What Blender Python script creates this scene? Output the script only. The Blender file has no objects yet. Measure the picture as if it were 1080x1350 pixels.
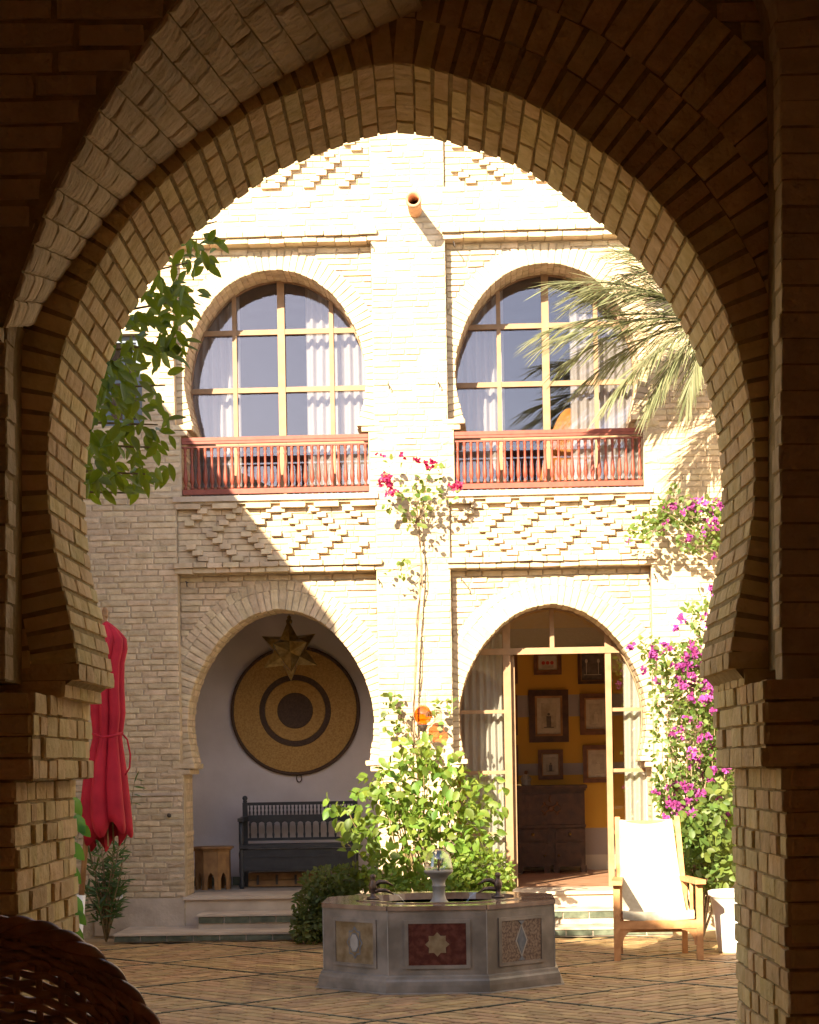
import bpy, bmesh, math, random
from mathutils import Vector, Matrix, noise
random.seed(7)
R = math.radians
rnd = random.random
def ru(a, b): return a + (b - a) * rnd()
scene = bpy.context.scene
col = scene.collection

# ------------------------------------------------------------------ camera, sky, sun, exposure
FPX, U0, V0 = 2700.0, 540.0, 1012.0        # focal length and principal point in pixels of the 1080x1350 photograph
YAW, ROLL = math.atan(92 / 2700.0), 0.017
CAM = Vector((0, 0, 1.6))
FWD = Vector((-math.sin(YAW), math.cos(YAW), 0)); RGT = Vector((math.cos(YAW), math.sin(YAW), 0)); UPV = Vector((0, 0, 1))
R2 = RGT * math.cos(ROLL) - UPV * math.sin(ROLL)
U2 = UPV * math.cos(ROLL) + RGT * math.sin(ROLL)
cd = bpy.data.cameras.new("camera"); cam = bpy.data.objects.new("camera", cd); col.objects.link(cam)
cam.matrix_world = Matrix((( R2.x, U2.x, -FWD.x, CAM.x), (R2.y, U2.y, -FWD.y, CAM.y), (R2.z, U2.z, -FWD.z, CAM.z), (0, 0, 0, 1)))
cd.sensor_fit = 'VERTICAL'; cd.sensor_height = 36; cd.sensor_width = 28.8
cd.lens = FPX / 1350 * 36
cd.shift_y = (V0 - 675) / 1350.0
cd.clip_start = 0.05; cd.clip_end = 500
scene.camera = cam

SUN_T = Vector((0.41, 1.0, -0.54)).normalized()      # direction the sunlight travels
world = bpy.data.worlds.new("World"); scene.world = world; world.use_nodes = True
wn = world.node_tree.nodes; wl = world.node_tree.links
sky = wn.new('ShaderNodeTexSky'); sky.sky_type = 'NISHITA'; sky.sun_disc = False
sky.sun_elevation = math.asin(-SUN_T.z); sky.sun_rotation = math.atan2(-SUN_T.x, -SUN_T.y) % (2 * math.pi)
sky.dust_density = 0.7; sky.ozone_density = 0.6; sky.air_density = 0.8
wl.new(sky.outputs[0], wn['Background'].inputs[0]); wn['Background'].inputs[1].default_value = 0.08
sd = bpy.data.lights.new("sun", 'SUN'); sun = bpy.data.objects.new("sun", sd); col.objects.link(sun)
sd.energy = 4.6; sd.angle = R(0.5); sd.color = (1.0, 0.87, 0.64)
sun.rotation_euler = SUN_T.to_track_quat('-Z', 'Y').to_euler(); sun.location = (-6, -10, 12)
scene.view_settings.view_transform = 'Standard'; scene.view_settings.look = 'None'
scene.view_settings.exposure = 2.2; scene.view_settings.gamma = 1.0
scene.render.engine = 'CYCLES'
scene.cycles.max_bounces = 12; scene.cycles.diffuse_bounces = 7; scene.cycles.transparent_max_bounces = 16

# ------------------------------------------------------------------ helpers
def P(u, v, Y):
    """point of the plane y = Y seen at photo pixel (u, v)"""
    d = FWD + R2 * ((u - U0) / FPX) + U2 * ((V0 - v) / FPX)
    return CAM + d * (Y / d.y)
NE = (FWD + RGT * ((567 - U0) / FPX)); NE.z = 0; NE.normalize()      # the near arcade stands a little askew
NX = Vector((NE.y, -NE.x, 0))
def NP(u, v, D):
    d = FWD + R2 * ((u - U0) / FPX) + U2 * ((V0 - v) / FPX)
    p = d * (D / d.dot(NE)); return (p.dot(NX), p.z + 1.6)
def nw(x, y, z): return Vector((0, 0, 0)) + NX * x + NE * y + Vector((0, 0, z))
def fw(x, y, z): return Vector((x, y, z))

WL = {}
def tag(o, label=None, cat=None, group=None, kind=None):
    if label: o['label'] = label
    if cat: o['category'] = cat
    if group: o['group'] = group
    if kind: o['kind'] = kind
    return o
def thing(name, loc, label=None, cat=None, group=None, kind=None):
    o = bpy.data.objects.new(name, None); col.objects.link(o); o.location = loc; o.empty_display_size = .1
    WL[o] = Vector(loc)
    return tag(o, label, cat, group, kind)
def mesh_obj(name, verts, faces, mat, parent=None, smooth=False, mats=None, fm=None):
    off = WL.get(parent, Vector((0, 0, 0))) if parent else Vector((0, 0, 0))
    me = bpy.data.meshes.new(name)
    me.from_pydata([tuple(Vector(v) - off) for v in verts], [], faces)
    for m in (mats or [mat]): me.materials.append(m)
    if fm: me.polygons.foreach_set('material_index', fm)
    if smooth: me.polygons.foreach_set('use_smooth', [True] * len(me.polygons))
    me.update()
    o = bpy.data.objects.new(name, me); col.objects.link(o)
    if parent: o.parent = parent
    WL[o] = off
    return o
class MB:
    def __init__(s): s.v = []; s.f = []; s.m = []; s.mi = 0
    def add(s, vs, fs):
        n = len(s.v); s.v.extend(vs); s.f.extend([tuple(i + n for i in f) for f in fs]); s.m.extend([s.mi] * len(fs)); return s
    def box(s, a, b, j=0.0):
        (x0, y0, z0), (x1, y1, z1) = a, b
        vs = [Vector((x, y, z)) + (Vector((ru(-j, j), ru(-j, j), ru(-j, j))) if j else Vector((0, 0, 0))) for x in (x0, x1) for y in (y0, y1) for z in (z0, z1)]
        return s.add(vs, [(0, 1, 3, 2), (4, 6, 7, 5), (0, 4, 5, 1), (2, 3, 7, 6), (0, 2, 6, 4), (1, 5, 7, 3)])
    def hexa(s, c):      # 8 corners: 4 front (ccw) then 4 back
        return s.add(c, [(0, 1, 2, 3), (7, 6, 5, 4), (0, 4, 5, 1), (1, 5, 6, 2), (2, 6, 7, 3), (3, 7, 4, 0)])
    def obox(s, c, ax, ay, az):   # centre and half-axis vectors
        c = Vector(c)
        vs = [c + ax * i + ay * j + az * k for i in (-1, 1) for j in (-1, 1) for k in (-1, 1)]
        return s.add(vs, [(0, 1, 3, 2), (4, 6, 7, 5), (0, 4, 5, 1), (2, 3, 7, 6), (0, 2, 6, 4), (1, 5, 7, 3)])
    def bar(s, a, b, w, h=None, up=(0, 0, 1)):
        a = Vector(a); b = Vector(b); h = h or w; d = b - a; L = d.length; d.normalize()
        up = Vector(up)
        if abs(d.dot(up)) > .98: up = Vector((0, 1, 0))
        x = d.cross(up).normalized(); y = x.cross(d).normalized()
        return s.obox((a + b) / 2, d * (L / 2), x * (w / 2), y * (h / 2))
    def tube(s, pts, rad, n=8, cap=True, closed=False):
        pts = [Vector(p) for p in pts]
        if not hasattr(rad, '__len__'): rad = [rad] * len(pts)
        N = len(pts); rings = []; prev = None
        for i, p in enumerate(pts):
            if closed: t = pts[(i + 1) % N] - pts[i - 1]
            else: t = pts[min(i + 1, N - 1)] - pts[max(i - 1, 0)]
            t.normalize()
            if prev is None:
                a = Vector((0, 0, 1)) if abs(t.z) < .9 else Vector((1, 0, 0))
                x = t.cross(a).normalized()
            else:
                x = (prev - t * prev.dot(t)).normalized()
            prev = x; y = t.cross(x)
            rings.append([p + (x * math.cos(2 * math.pi * k / n) + y * math.sin(2 * math.pi * k / n)) * rad[i] for k in range(n)])
        vs = [v for r in rings for v in r]; fs = []
        for i in range(N if closed else N - 1):
            for k in range(n):
                a = i * n + k; b = i * n + (k + 1) % n; j = (i + 1) % N
                fs.append((a, b, j * n + (k + 1) % n, j * n + k))
        if cap and not closed:
            fs.append(tuple(range(n - 1, -1, -1))); fs.append(tuple((N - 1) * n + k for k in range(n)))
        return s.add(vs, fs)
    def lathe(s, prof, c, n=12, ax=None, ay=None, az=None):
        c = Vector(c); ax = ax or Vector((1, 0, 0)); ay = ay or Vector((0, 1, 0)); az = az or Vector((0, 0, 1))
        vs = []; fs = []
        for (r, z) in prof:
            for k in range(n):
                a = 2 * math.pi * (k + .5) / n
                vs.append(c + ax * (r * math.cos(a)) + ay * (r * math.sin(a)) + az * z)
        for i in range(len(prof) - 1):
            for k in range(n):
                fs.append((i * n + k, i * n + (k + 1) % n, (i + 1) * n + (k + 1) % n, (i + 1) * n + k))
        if prof[0][0] > 1e-4: fs.append(tuple(range(n - 1, -1, -1)))
        if prof[-1][0] > 1e-4: fs.append(tuple((len(prof) - 1) * n + k for k in range(n)))
        return s.add(vs, fs)
    def prism(s, poly, y0, y1, w=fw):
        n = len(poly)
        vs = [w(x, y0, z) for x, z in poly] + [w(x, y1, z) for x, z in poly]
        fs = [tuple(range(n)), tuple(range(2 * n - 1, n - 1, -1))] + [(i, i + n, (i + 1) % n + n, (i + 1) % n) for i in range(n)]
        return s.add(vs, fs)
    def build(s, name, mat, parent=None, smooth=False, **k):
        if isinstance(mat, (list, tuple)): o = mesh_obj(name, s.v, s.f, None, parent, smooth, mats=mat, fm=s.m)
        else: o = mesh_obj(name, s.v, s.f, mat, parent, smooth)
        if k: tag(o, **k)
        return o
def inst(name, me, M, parent=None):
    o = bpy.data.objects.new(name, me); col.objects.link(o)
    if parent:
        o.parent = parent; M = Matrix.Translation(-WL[parent]) @ M
    o.matrix_world = M if not parent else o.matrix_world
    if parent: o.matrix_local = M
    return o
def frame_matrix(c, ax, ay, az):
    return Matrix(((ax.x, ay.x, az.x, c.x), (ax.y, ay.y, az.y, c.y), (ax.z, ay.z, az.z, c.z), (0, 0, 0, 1)))

# ------------------------------------------------------------------ materials
MATS = {}
def mat(name, c1, c2=None, rough=.8, scale=8, bump=0.0, bscale=40, metal=0, island=0.0, spec=.3, detail=6, contrast=(.35, .65), hue_var=0.0, c3=None):
    m = bpy.data.materials.new(name); m.use_nodes = True; MATS[name] = m
    nt = m.node_tree; N = nt.nodes; L = nt.links; b = N['Principled BSDF']
    b.inputs['Roughness'].default_value = rough; b.inputs['Metallic'].default_value = metal
    b.inputs['Specular IOR Level'].default_value = spec
    g = N.new('ShaderNodeNewGeometry')
    out = None
    if c2:
        nz = N.new('ShaderNodeTexNoise'); nz.inputs['Scale'].default_value = scale; nz.inputs['Detail'].default_value = detail
        L.new(g.outputs['Position'], nz.inputs['Vector'])
        cr = N.new('ShaderNodeValToRGB'); cr.color_ramp.elements[0].position = contrast[0]; cr.color_ramp.elements[1].position = contrast[1]
        cr.color_ramp.elements[0].color = (*c1, 1); cr.color_ramp.elements[1].color = (*c2, 1)
        if c3:
            e = cr.color_ramp.elements.new((contrast[0] + contrast[1]) / 2); e.color = (*c3, 1)
        L.new(nz.outputs[0], cr.inputs[0]); out = cr.outputs[0]
    else:
        rgb = N.new('ShaderNodeRGB'); rgb.outputs[0].default_value = (*c1, 1); out = rgb.outputs[0]
    if island:
        oi = N.new('ShaderNodeObjectInfo'); ad = N.new('ShaderNodeMath'); ad.operation = 'ADD'
        L.new(g.outputs['Random Per Island'], ad.inputs[0]); L.new(oi.outputs['Random'], ad.inputs[1])
        fr = N.new('ShaderNodeMath'); fr.operation = 'FRACT'; L.new(ad.outputs[0], fr.inputs[0])
        mr = N.new('ShaderNodeMapRange'); mr.inputs[3].default_value = 1 - island; mr.inputs[4].default_value = 1 + island * .6
        L.new(fr.outputs[0], mr.inputs[0])
        hs = N.new('ShaderNodeHueSaturation'); L.new(mr.outputs[0], hs.inputs['Value']); L.new(out, hs.inputs['Color'])
        if hue_var:
            m2 = N.new('ShaderNodeMath'); m2.operation = 'MULTIPLY'; m2.inputs[1].default_value = 7.31; L.new(fr.outputs[0], m2.inputs[0])
            f2 = N.new('ShaderNodeMath'); f2.operation = 'FRACT'; L.new(m2.outputs[0], f2.inputs[0])
            mh = N.new('ShaderNodeMapRange'); mh.inputs[3].default_value = .5 - hue_var; mh.inputs[4].default_value = .5 + hue_var
            L.new(f2.outputs[0], mh.inputs[0]); L.new(mh.outputs[0], hs.inputs['Hue'])
        out = hs.outputs[0]
    L.new(out, b.inputs['Base Color'])
    if bump:
        n2 = N.new('ShaderNodeTexNoise'); n2.inputs['Scale'].default_value = bscale; n2.inputs['Detail'].default_value = 5
        L.new(g.outputs['Position'], n2.inputs['Vector'])
        bp = N.new('ShaderNodeBump'); bp.inputs['Strength'].default_value = 1; bp.inputs['Distance'].default_value = bump
        L.new(n2.outputs[0], bp.inputs['Height']); L.new(bp.outputs[0], b.inputs['Normal'])
    return m
def leafmat(name, c1, c2, trans, rough=.45, island=.35, hue=.03):
    m = mat(name, c1, c2, rough=rough, scale=3, island=island, hue_var=hue, spec=.4)
    N = m.node_tree.nodes; L = m.node_tree.links; b = N['Principled BSDF']
    tr = N.new('ShaderNodeBsdfTranslucent'); src = b.inputs['Base Color'].links[0].from_socket
    mx = N.new('ShaderNodeMix'); mx.data_type = 'RGBA'; mx.blend_type = 'MIX'; mx.inputs[0].default_value = .7
    L.new(src, mx.inputs[6]); mx.inputs[7].default_value = (*trans, 1); L.new(mx.outputs[2], tr.inputs[0])
    ms = N.new('ShaderNodeMixShader'); ms.inputs[0].default_value = .38
    L.new(b.outputs[0], ms.inputs[1]); L.new(tr.outputs[0], ms.inputs[2]); L.new(ms.outputs[0], N['Material Output'].inputs[0])
    return m
def glassmat(name, tint=(1, 1, 1), refl=.2, rough=0.0, gtint=(1, 1, 1)):
    m = bpy.data.materials.new(name); m.use_nodes = True; N = m.node_tree.nodes; L = m.node_tree.links
    N.remove(N['Principled BSDF'])
    t = N.new('ShaderNodeBsdfTransparent'); t.inputs[0].default_value = (*tint, 1)
    g = N.new('ShaderNodeBsdfGlossy'); g.inputs['Roughness'].default_value = rough; g.inputs[0].default_value = (*gtint, 1)
    lw = N.new('ShaderNodeLayerWeight'); lw.inputs[0].default_value = .5
    mr = N.new('ShaderNodeMapRange'); mr.inputs[3].default_value = refl; mr.inputs[4].default_value = .9; L.new(lw.outputs['Facing'], mr.inputs[0])
    pw = N.new('ShaderNodeMath'); pw.operation = 'POWER'; pw.inputs[1].default_value = 3; L.new(lw.outputs['Facing'], pw.inputs[0]); L.new(pw.outputs[0], mr.inputs[0])
    mx = N.new('ShaderNodeMixShader'); L.new(mr.outputs[0], mx.inputs[0]); L.new(t.outputs[0], mx.inputs[1]); L.new(g.outputs[0], mx.inputs[2])
    L.new(mx.outputs[0], N['Material Output'].inputs[0]); return m
def stripemat(name, base, bands, rough=.8):
    """bands: list of (z_from, colour) going up the wall: a painted wall with horizontal stripes"""
    m = mat(name, base, rough=rough, bump=.002, bscale=60); N = m.node_tree.nodes; L = m.node_tree.links; b = N['Principled BSDF']
    g = N.new('ShaderNodeNewGeometry'); sx = N.new('ShaderNodeSeparateXYZ'); L.new(g.outputs['Position'], sx.inputs[0])
    mr = N.new('ShaderNodeMapRange'); mr.inputs[1].default_value = 0; mr.inputs[2].default_value = 5; L.new(sx.outputs[2], mr.inputs[0])
    cr = N.new('ShaderNodeValToRGB'); cr.color_ramp.interpolation = 'CONSTANT'
    els = cr.color_ramp.elements; els[0].position = 0; els[0].color = (*bands[0][1], 1); els[1].position = bands[1][0] / 5; els[1].color = (*bands[1][1], 1)
    for z, c in bands[2:]:
        e = els.new(z / 5); e.color = (*c, 1)
    L.new(mr.outputs[0], cr.inputs[0]); L.new(cr.outputs[0], b.inputs['Base Color']); return m

M_brick = mat('facade_brick', (.48, .365, .235), (.62, .485, .325), rough=.95, scale=9, bump=.008, bscale=28, island=.16, spec=.1, hue_var=.008)
M_mortar = mat('lime_mortar', (.40, .31, .21), (.50, .40, .28), rough=1, scale=14, bump=.008, bscale=50, spec=.05)
M_nbrick = mat('arch_brick', (.69, .49, .21), (.83, .62, .31), rough=.95, scale=16, bump=.010, bscale=34, island=.15, spec=.1, hue_var=.012)
M_nmort = mat('arch_mortar', (.34, .24, .10), (.46, .34, .16), rough=1, scale=22, bump=.006, bscale=70, spec=.05)
M_rough = mat('rough_brick', (.60, .45, .235), (.72, .555, .33), rough=.95, scale=14, bump=.02, bscale=22, island=.18, spec=.1)
M_plast = mat('lilac_plaster', (.50, .44, .43), (.60, .53, .52), rough=.9, scale=2.5, bump=.002, bscale=50)
M_white = mat('white_plaster', (.70, .66, .60), (.78, .74, .68), rough=.9, scale=3, bump=.002)
M_beige = mat('beige_render', (.42, .33, .25), (.55, .45, .35), rough=.95, scale=5, bump=.006, bscale=30)
M_paver = mat('terracotta_paver', (.27, .16, .07), (.43, .27, .125), rough=.62, scale=7, bump=.002, bscale=60, island=.25, hue_var=.012, spec=.35)
M_yard = mat('distant_paving', (.36, .25, .14), (.46, .33, .19), rough=.8, scale=3)
M_joint = mat('paver_joint', (.045, .035, .022), (.08, .06, .038), rough=.95, scale=20)
M_strip = mat('dark_glazed_strip', (.045, .048, .034), (.09, .09, .06), rough=.5, scale=14, island=.3)
M_gtile = mat('green_glazed_tile', (.085, .10, .07), (.15, .165, .115), rough=.25, scale=14, island=.25, spec=.5)
M_gallery = mat('gallery_plaster', (.62, .45, .26), (.70, .53, .32), rough=.95, scale=6, bump=.01, bscale=20)  # pale so the unseen gallery surfaces bounce light onto the near brick
M_frame = mat('ochre_metal_frame', (.25, .15, .078), (.31, .185, .10), rough=.55, scale=12, spec=.3)
M_rail = mat('red_brown_paint', (.20, .040, .022), (.25, .058, .032), rough=.5, scale=20, spec=.4)
M_glass = glassmat('window_glass', (.80, .79, .80), .07, gtint=(.96, .90, 1))
M_glass2 = glassmat('door_glass', (.9, .9, .88), .09)
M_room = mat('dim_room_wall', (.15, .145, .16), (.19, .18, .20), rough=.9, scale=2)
M_bench = mat('charcoal_paint', (.024, .025, .030), (.040, .041, .046), rough=.45, scale=10, spec=.4)
M_wood = mat('stool_wood', (.20, .10, .04), (.34, .18, .07), rough=.55, scale=9)
M_dwood = mat('dark_walnut', (.055, .024, .012), (.10, .045, .022), rough=.4, scale=12, bump=.001)
M_mwood = mat('picture_frame_wood', (.11, .045, .018), (.18, .075, .03), rough=.4, scale=15)
M_teak = mat('teak', (.44, .20, .075), (.58, .29, .12), rough=.5, scale=14, bump=.001, bscale=90)
M_canvas = mat('cream_canvas', (.36, .31, .225), (.42, .37, .28), rough=.9, scale=30, bump=.001, bscale=300)
M_red = mat('red_canvas', (.31, .006, .018), (.42, .011, .026), rough=.75, scale=6, bump=.003, bscale=20)
M_grey = mat('grey_marble', (.13, .103, .080), (.25, .20, .16), rough=.42, scale=5, bump=.0008, bscale=80, c3=(.18, .145, .115), spec=.4)
M_redm = mat('red_marble', (.060, .014, .010), (.13, .042, .030), rough=.25, scale=22, contrast=(.42, .75))
M_yelm = mat('yellow_marble', (.15, .095, .045), (.25, .18, .105), rough=.3, scale=14)
M_pinkm = mat('speckled_marble', (.10, .06, .042), (.22, .155, .11), rough=.3, scale=60, contrast=(.40, .60))
M_bluem = mat('slate_inlay', (.10, .105, .12), (.16, .16, .17), rough=.35, scale=20)
M_palem = mat('pale_marble', (.24, .215, .185), (.34, .30, .26), rough=.35, scale=9)
M_rim = mat('reddish_stone_rim', (.14, .075, .05), (.28, .19, .13), rough=.12, scale=5, spec=.6)
M_bronze = mat('dark_bronze', (.09, .06, .045), (.16, .11, .08), rough=.4, scale=30, metal=.7)
M_iron = mat('iron', (.05, .04, .035), (.09, .07, .06), rough=.6, scale=30, metal=.5)
M_brass = mat('aged_brass', (.24, .16, .055), (.42, .30, .11), rough=.30, scale=20, metal=.9)
M_straw = mat('woven_straw', (.32, .17, .045), (.46, .27, .08), rough=.7, scale=60, bump=.003, bscale=140)
M_dstraw = mat('dark_straw', (.055, .03, .018), (.09, .05, .03), rough=.7, scale=60, bump=.003, bscale=140)
M_wick = mat('dark_wicker', (.34, .16, .08), (.52, .27, .14), rough=.42, scale=30, island=.25, bump=.001, bscale=120, spec=.5)
M_bark = mat('bark', (.20, .13, .08), (.32, .22, .14), rough=.9, scale=30, bump=.006, bscale=60)
M_tstem = mat('green_brown_stem', (.16, .11, .05), (.24, .17, .08), rough=.8, scale=30)
M_clay = mat('terracotta_clay', (.42, .22, .12), (.52, .30, .17), rough=.8, scale=12)
M_pot = mat('white_glazed_pot', (.70, .66, .60), (.78, .74, .68), rough=.4, scale=4)
M_soil = mat('soil', (.05, .035, .022), (.10, .07, .045), rough=1, scale=20, bump=.02, bscale=30)
M_citrus = leafmat('citrus_leaf', (.065, .095, .008), (.12, .155, .016), (.32, .42, .015), rough=.35)
M_hib = leafmat('bush_leaf', (.10, .17, .022), (.19, .27, .045), (.34, .46, .04), rough=.5)
M_fine = leafmat('fine_leaf', (.12, .19, .025), (.22, .30, .045), (.42, .52, .05), rough=.55)
M_shrub = leafmat('dark_shrub_leaf', (.065, .085, .02), (.13, .15, .04), (.18, .26, .04), rough=.6)
M_boug = leafmat('bougainvillea_leaf', (.075, .125, .02), (.15, .20, .045), (.26, .33, .05), rough=.5)
M_bract = leafmat('magenta_bract', (.30, .035, .20), (.46, .085, .36), (.5, .08, .36), rough=.6, hue=.03)
M_bract2 = leafmat('crimson_bract', (.42, .02, .09), (.52, .045, .15), (.6, .05, .18), rough=.6, hue=.01)
M_oleander = leafmat('oleander_leaf', (.055, .10, .03), (.10, .16, .055), (.14, .26, .04), rough=.5)
M_broad = leafmat('broad_leaf', (.06, .15, .02), (.10, .22, .03), (.2, .42, .03), rough=.4)
M_palm = leafmat('palm_leaflet', (.16, .165, .075), (.28, .28, .15), (.26, .27, .10), rough=.5, island=.3)
M_curt = bpy.data.materials.new('sheer_curtain'); M_curt.use_nodes = True
def _curt():
    N = M_curt.node_tree.nodes; L = M_curt.node_tree.links; b = N['Principled BSDF']
    b.inputs['Base Color'].default_value = (.80, .77, .72, 1); b.inputs['Roughness'].default_value = .9; b.inputs['Specular IOR Level'].default_value = .1
    tr = N.new('ShaderNodeBsdfTranslucent'); tr.inputs[0].default_value = (.78, .75, .70, 1)
    a = N.new('ShaderNodeMixShader'); a.inputs[0].default_value = .4; L.new(b.outputs[0], a.inputs[1]); L.new(tr.outputs[0], a.inputs[2])
    tp = N.new('ShaderNodeBsdfTransparent'); c = N.new('ShaderNodeMixShader'); c.inputs[0].default_value = .12
    L.new(a.outputs[0], c.inputs[1]); L.new(tp.outputs[0], c.inputs[2]); L.new(c.outputs[0], N['Material Output'].inputs[0])
_curt()
M_amber = glassmat('amber_glass', (.95, .42, .05), .10)
M_clear = glassmat('clear_glass', (.93, .93, .92), .12)
M_water = bpy.data.materials.new('water'); M_water.use_nodes = True
def _wat():
    N = M_water.node_tree.nodes; L = M_water.node_tree.links; b = N['Principled BSDF']
    b.inputs['Base Color'].default_value = (.05, .06, .04, 1); b.inputs['Roughness'].default_value = .03; b.inputs['IOR'].default_value = 1.33
    n = N.new('ShaderNodeTexNoise'); n.inputs['Scale'].default_value = 14; bp = N.new('ShaderNodeBump'); bp.inputs['Distance'].default_value = .01; bp.inputs['Strength'].default_value = .5
    g = N.new('ShaderNodeNewGeometry'); L.new(g.outputs['Position'], n.inputs['Vector']); L.new(n.outputs[0], bp.inputs['Height']); L.new(bp.outputs[0], b.inputs['Normal'])
_wat()

# ------------------------------------------------------------------ brick helpers
def unit_brick(seed, name, m, flat=False):
    """rough hand-made brick filling -0.5..0.5, back to front = y; front face (y=-.5) pillowed and uneven"""
    rs = random.Random(seed); vs = []; fs = []
    def jit(a): return rs.uniform(-a, a)
    for y, k, j in (((.5, .5, 0), (-.455, .5, .02), (-.492, .475, .022)) if flat else ((.5, .5, 0), (-.36, .5, .025), (-.49, .455, .03))):
        for sx, sz in ((-1, -1), (0, -1.03), (1, -1), (1.02, 0), (1, 1), (0, 1.03), (-1, 1), (-1.02, 0)):
            vs.append((sx * k + jit(j * .6), y + (jit(.008 if flat else .03) if y < -.47 else 0), sz * k + jit(j)))
    vs.append((0, -.5 if flat else -.52, 0))
    for r in range(2):
        for k in range(8): fs.append((r * 8 + k, r * 8 + (k + 1) % 8, (r + 1) * 8 + (k + 1) % 8, (r + 1) * 8 + k))
    for k in range(8): fs.append((16 + k, 16 + (k + 1) % 8, 24))
    me = bpy.data.meshes.new(name); me.from_pydata(vs, [], [tuple(reversed(f)) for f in fs]); me.materials.append(m); me.update()
    bm = bmesh.new(); bm.from_mesh(me); bmesh.ops.recalc_face_normals(bm, faces=bm.faces); bm.to_mesh(me); bm.free()
    return me
class BrickSet:
    """collects brick frames; the first `limit` (by priority) become objects, the rest one stuff mesh"""
    def __init__(s, m, prefix): s.items = []; s.m = m; s.meshes = [unit_brick(i * 7 + 3, prefix, m) for i in range(6)]; s.flats = [unit_brick(i * 5 + 91, prefix, m, True) for i in range(6)]
    def add(s, c, ax, ay, az, pr=0): s.items.append((pr, len(s.items), c, ax, ay, az))
    def flush(s, parent, limit=300, name='brick', stuff='brickwork', label=None):
        s.items.sort(key=lambda t: (-t[0], t[1]))
        for (pr, i, c, ax, ay, az) in s.items[:limit]:
            inst(name, random.choice(s.flats if ay.length > .085 else s.meshes), frame_matrix(c, ax, ay, az), parent)
        rest = s.items[limit:]
        if rest:
            mb = MB(); src = [([Vector(v.co) for v in me.vertices], [tuple(p.vertices) for p in me.polygons]) for me in s.meshes]
            srf = [([Vector(v.co) for v in me.vertices], [tuple(p.vertices) for p in me.polygons]) for me in s.flats]
            for (pr, i, c, ax, ay, az) in rest:
                vs, fs = random.choice(srf if ay.length > .085 else src)
                mb.add([c + ax * v.x + ay * v.y + az * v.z for v in vs], fs)
            mb.build(stuff, s.m, parent, kind='stuff', label=label)
def resample(pts, pitch):
    L = [0]
    for a, b in zip(pts, pts[1:]): L.append(L[-1] + math.dist(a, b))
    n = max(2, round(L[-1] / pitch)); out = []; j = 0
    for i in range(n + 1):
        t = L[-1] * i / n
        while j < len(L) - 2 and L[j + 1] < t: j += 1
        f = (t - L[j]) / (L[j + 1] - L[j]); a, b = pts[j], pts[j + 1]
        out.append((a[0] + (b[0] - a[0]) * f, a[1] + (b[1] - a[1]) * f))
    return out
def smooth_poly(pts, it=2):
    for _ in range(it):
        out = [pts[0]]
        for a, b in zip(pts, pts[1:]):
            out += [(a[0] * .75 + b[0] * .25, a[1] * .75 + b[1] * .25), (a[0] * .25 + b[0] * .75, a[1] * .25 + b[1] * .75)]
        out.append(pts[-1]); pts = out
    return pts
def offset(pts, d, c):
    """push an open outline outward (away from centre c) by d"""
    out = []
    for i, p in enumerate(pts):
        a = pts[max(0, i - 1)]; b = pts[min(len(pts) - 1, i + 1)]
        tx, tz = b[0] - a[0], b[1] - a[1]; l = math.hypot(tx, tz) or 1; nx, nz = tz / l, -tx / l
        if nx * (p[0] - c[0]) + nz * (p[1] - c[1]) < 0: nx, nz = -nx, -nz
        out.append((p[0] + nx * d, p[1] + nz * d))
    return out
def ring(bs, pts, c, pitch, radial, y0, lens, w, joint=.012, pr=0, alt=True, jit=.004):
    """courses of bricks round an arch; lens: list of depth splits, alternated course by course"""
    q = resample(pts, pitch); o = offset(q, radial, c)
    for i in range(len(q) - 1):
        a0, a1, b0, b1 = q[i], q[i + 1], o[i], o[i + 1]
        mi = ((a0[0] + a1[0]) / 2, (a0[1] + a1[1]) / 2); mo = ((b0[0] + b1[0]) / 2, (b0[1] + b1[1]) / 2)
        t = Vector((a1[0] - a0[0], a1[1] - a0[1])); wd = math.dist(a0, a1) * .45 + math.dist(b0, b1) * .55
        wd = min(wd, pitch * 1.25)
        nrm = Vector((mo[0] - mi[0], mo[1] - mi[1])).normalized(); tt = Vector((nrm.y, -nrm.x))
        sp = lens[i % len(lens)] if alt else lens[0]
        y = y0
        for L in sp:
            j = ru(-jit, jit); k = ru(-jit, jit) * .5
            cx = mi[0] + nrm.x * (radial / 2 + j); cz = mi[1] + nrm.y * (radial / 2 + j)
            cc = w(cx + tt.x * k, y + L / 2 , cz + tt.y * k)
            W = lambda v, s: (w(v.x, 0, v.y) - w(0, 0, 0)) * s
            # local -y (pillowed face) points into the opening
            ax = (w(0, 1, 0) - w(0, 0, 0)) * (L - joint)
            ay = W(nrm, radial); az = W(tt, wd - joint)
            bs.add(cc, ax, ay, az, pr)
            y += L
def sub(iv, a, b):
    out = []
    for x0, x1 in iv:
        if b <= x0 or a >= x1: out.append((x0, x1)); continue
        if a > x0: out.append((x0, a))
        if b < x1: out.append((b, x1))
    return out
def cross(poly, z):
    xs = []
    for a, b in zip(poly, poly[1:]):
        if (a[1] - z) * (b[1] - z) < 0: xs.append(a[0] + (b[0] - a[0]) * (z - a[1]) / (b[1] - a[1]))
    return (min(xs), max(xs)) if len(xs) >= 2 else None
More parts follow.
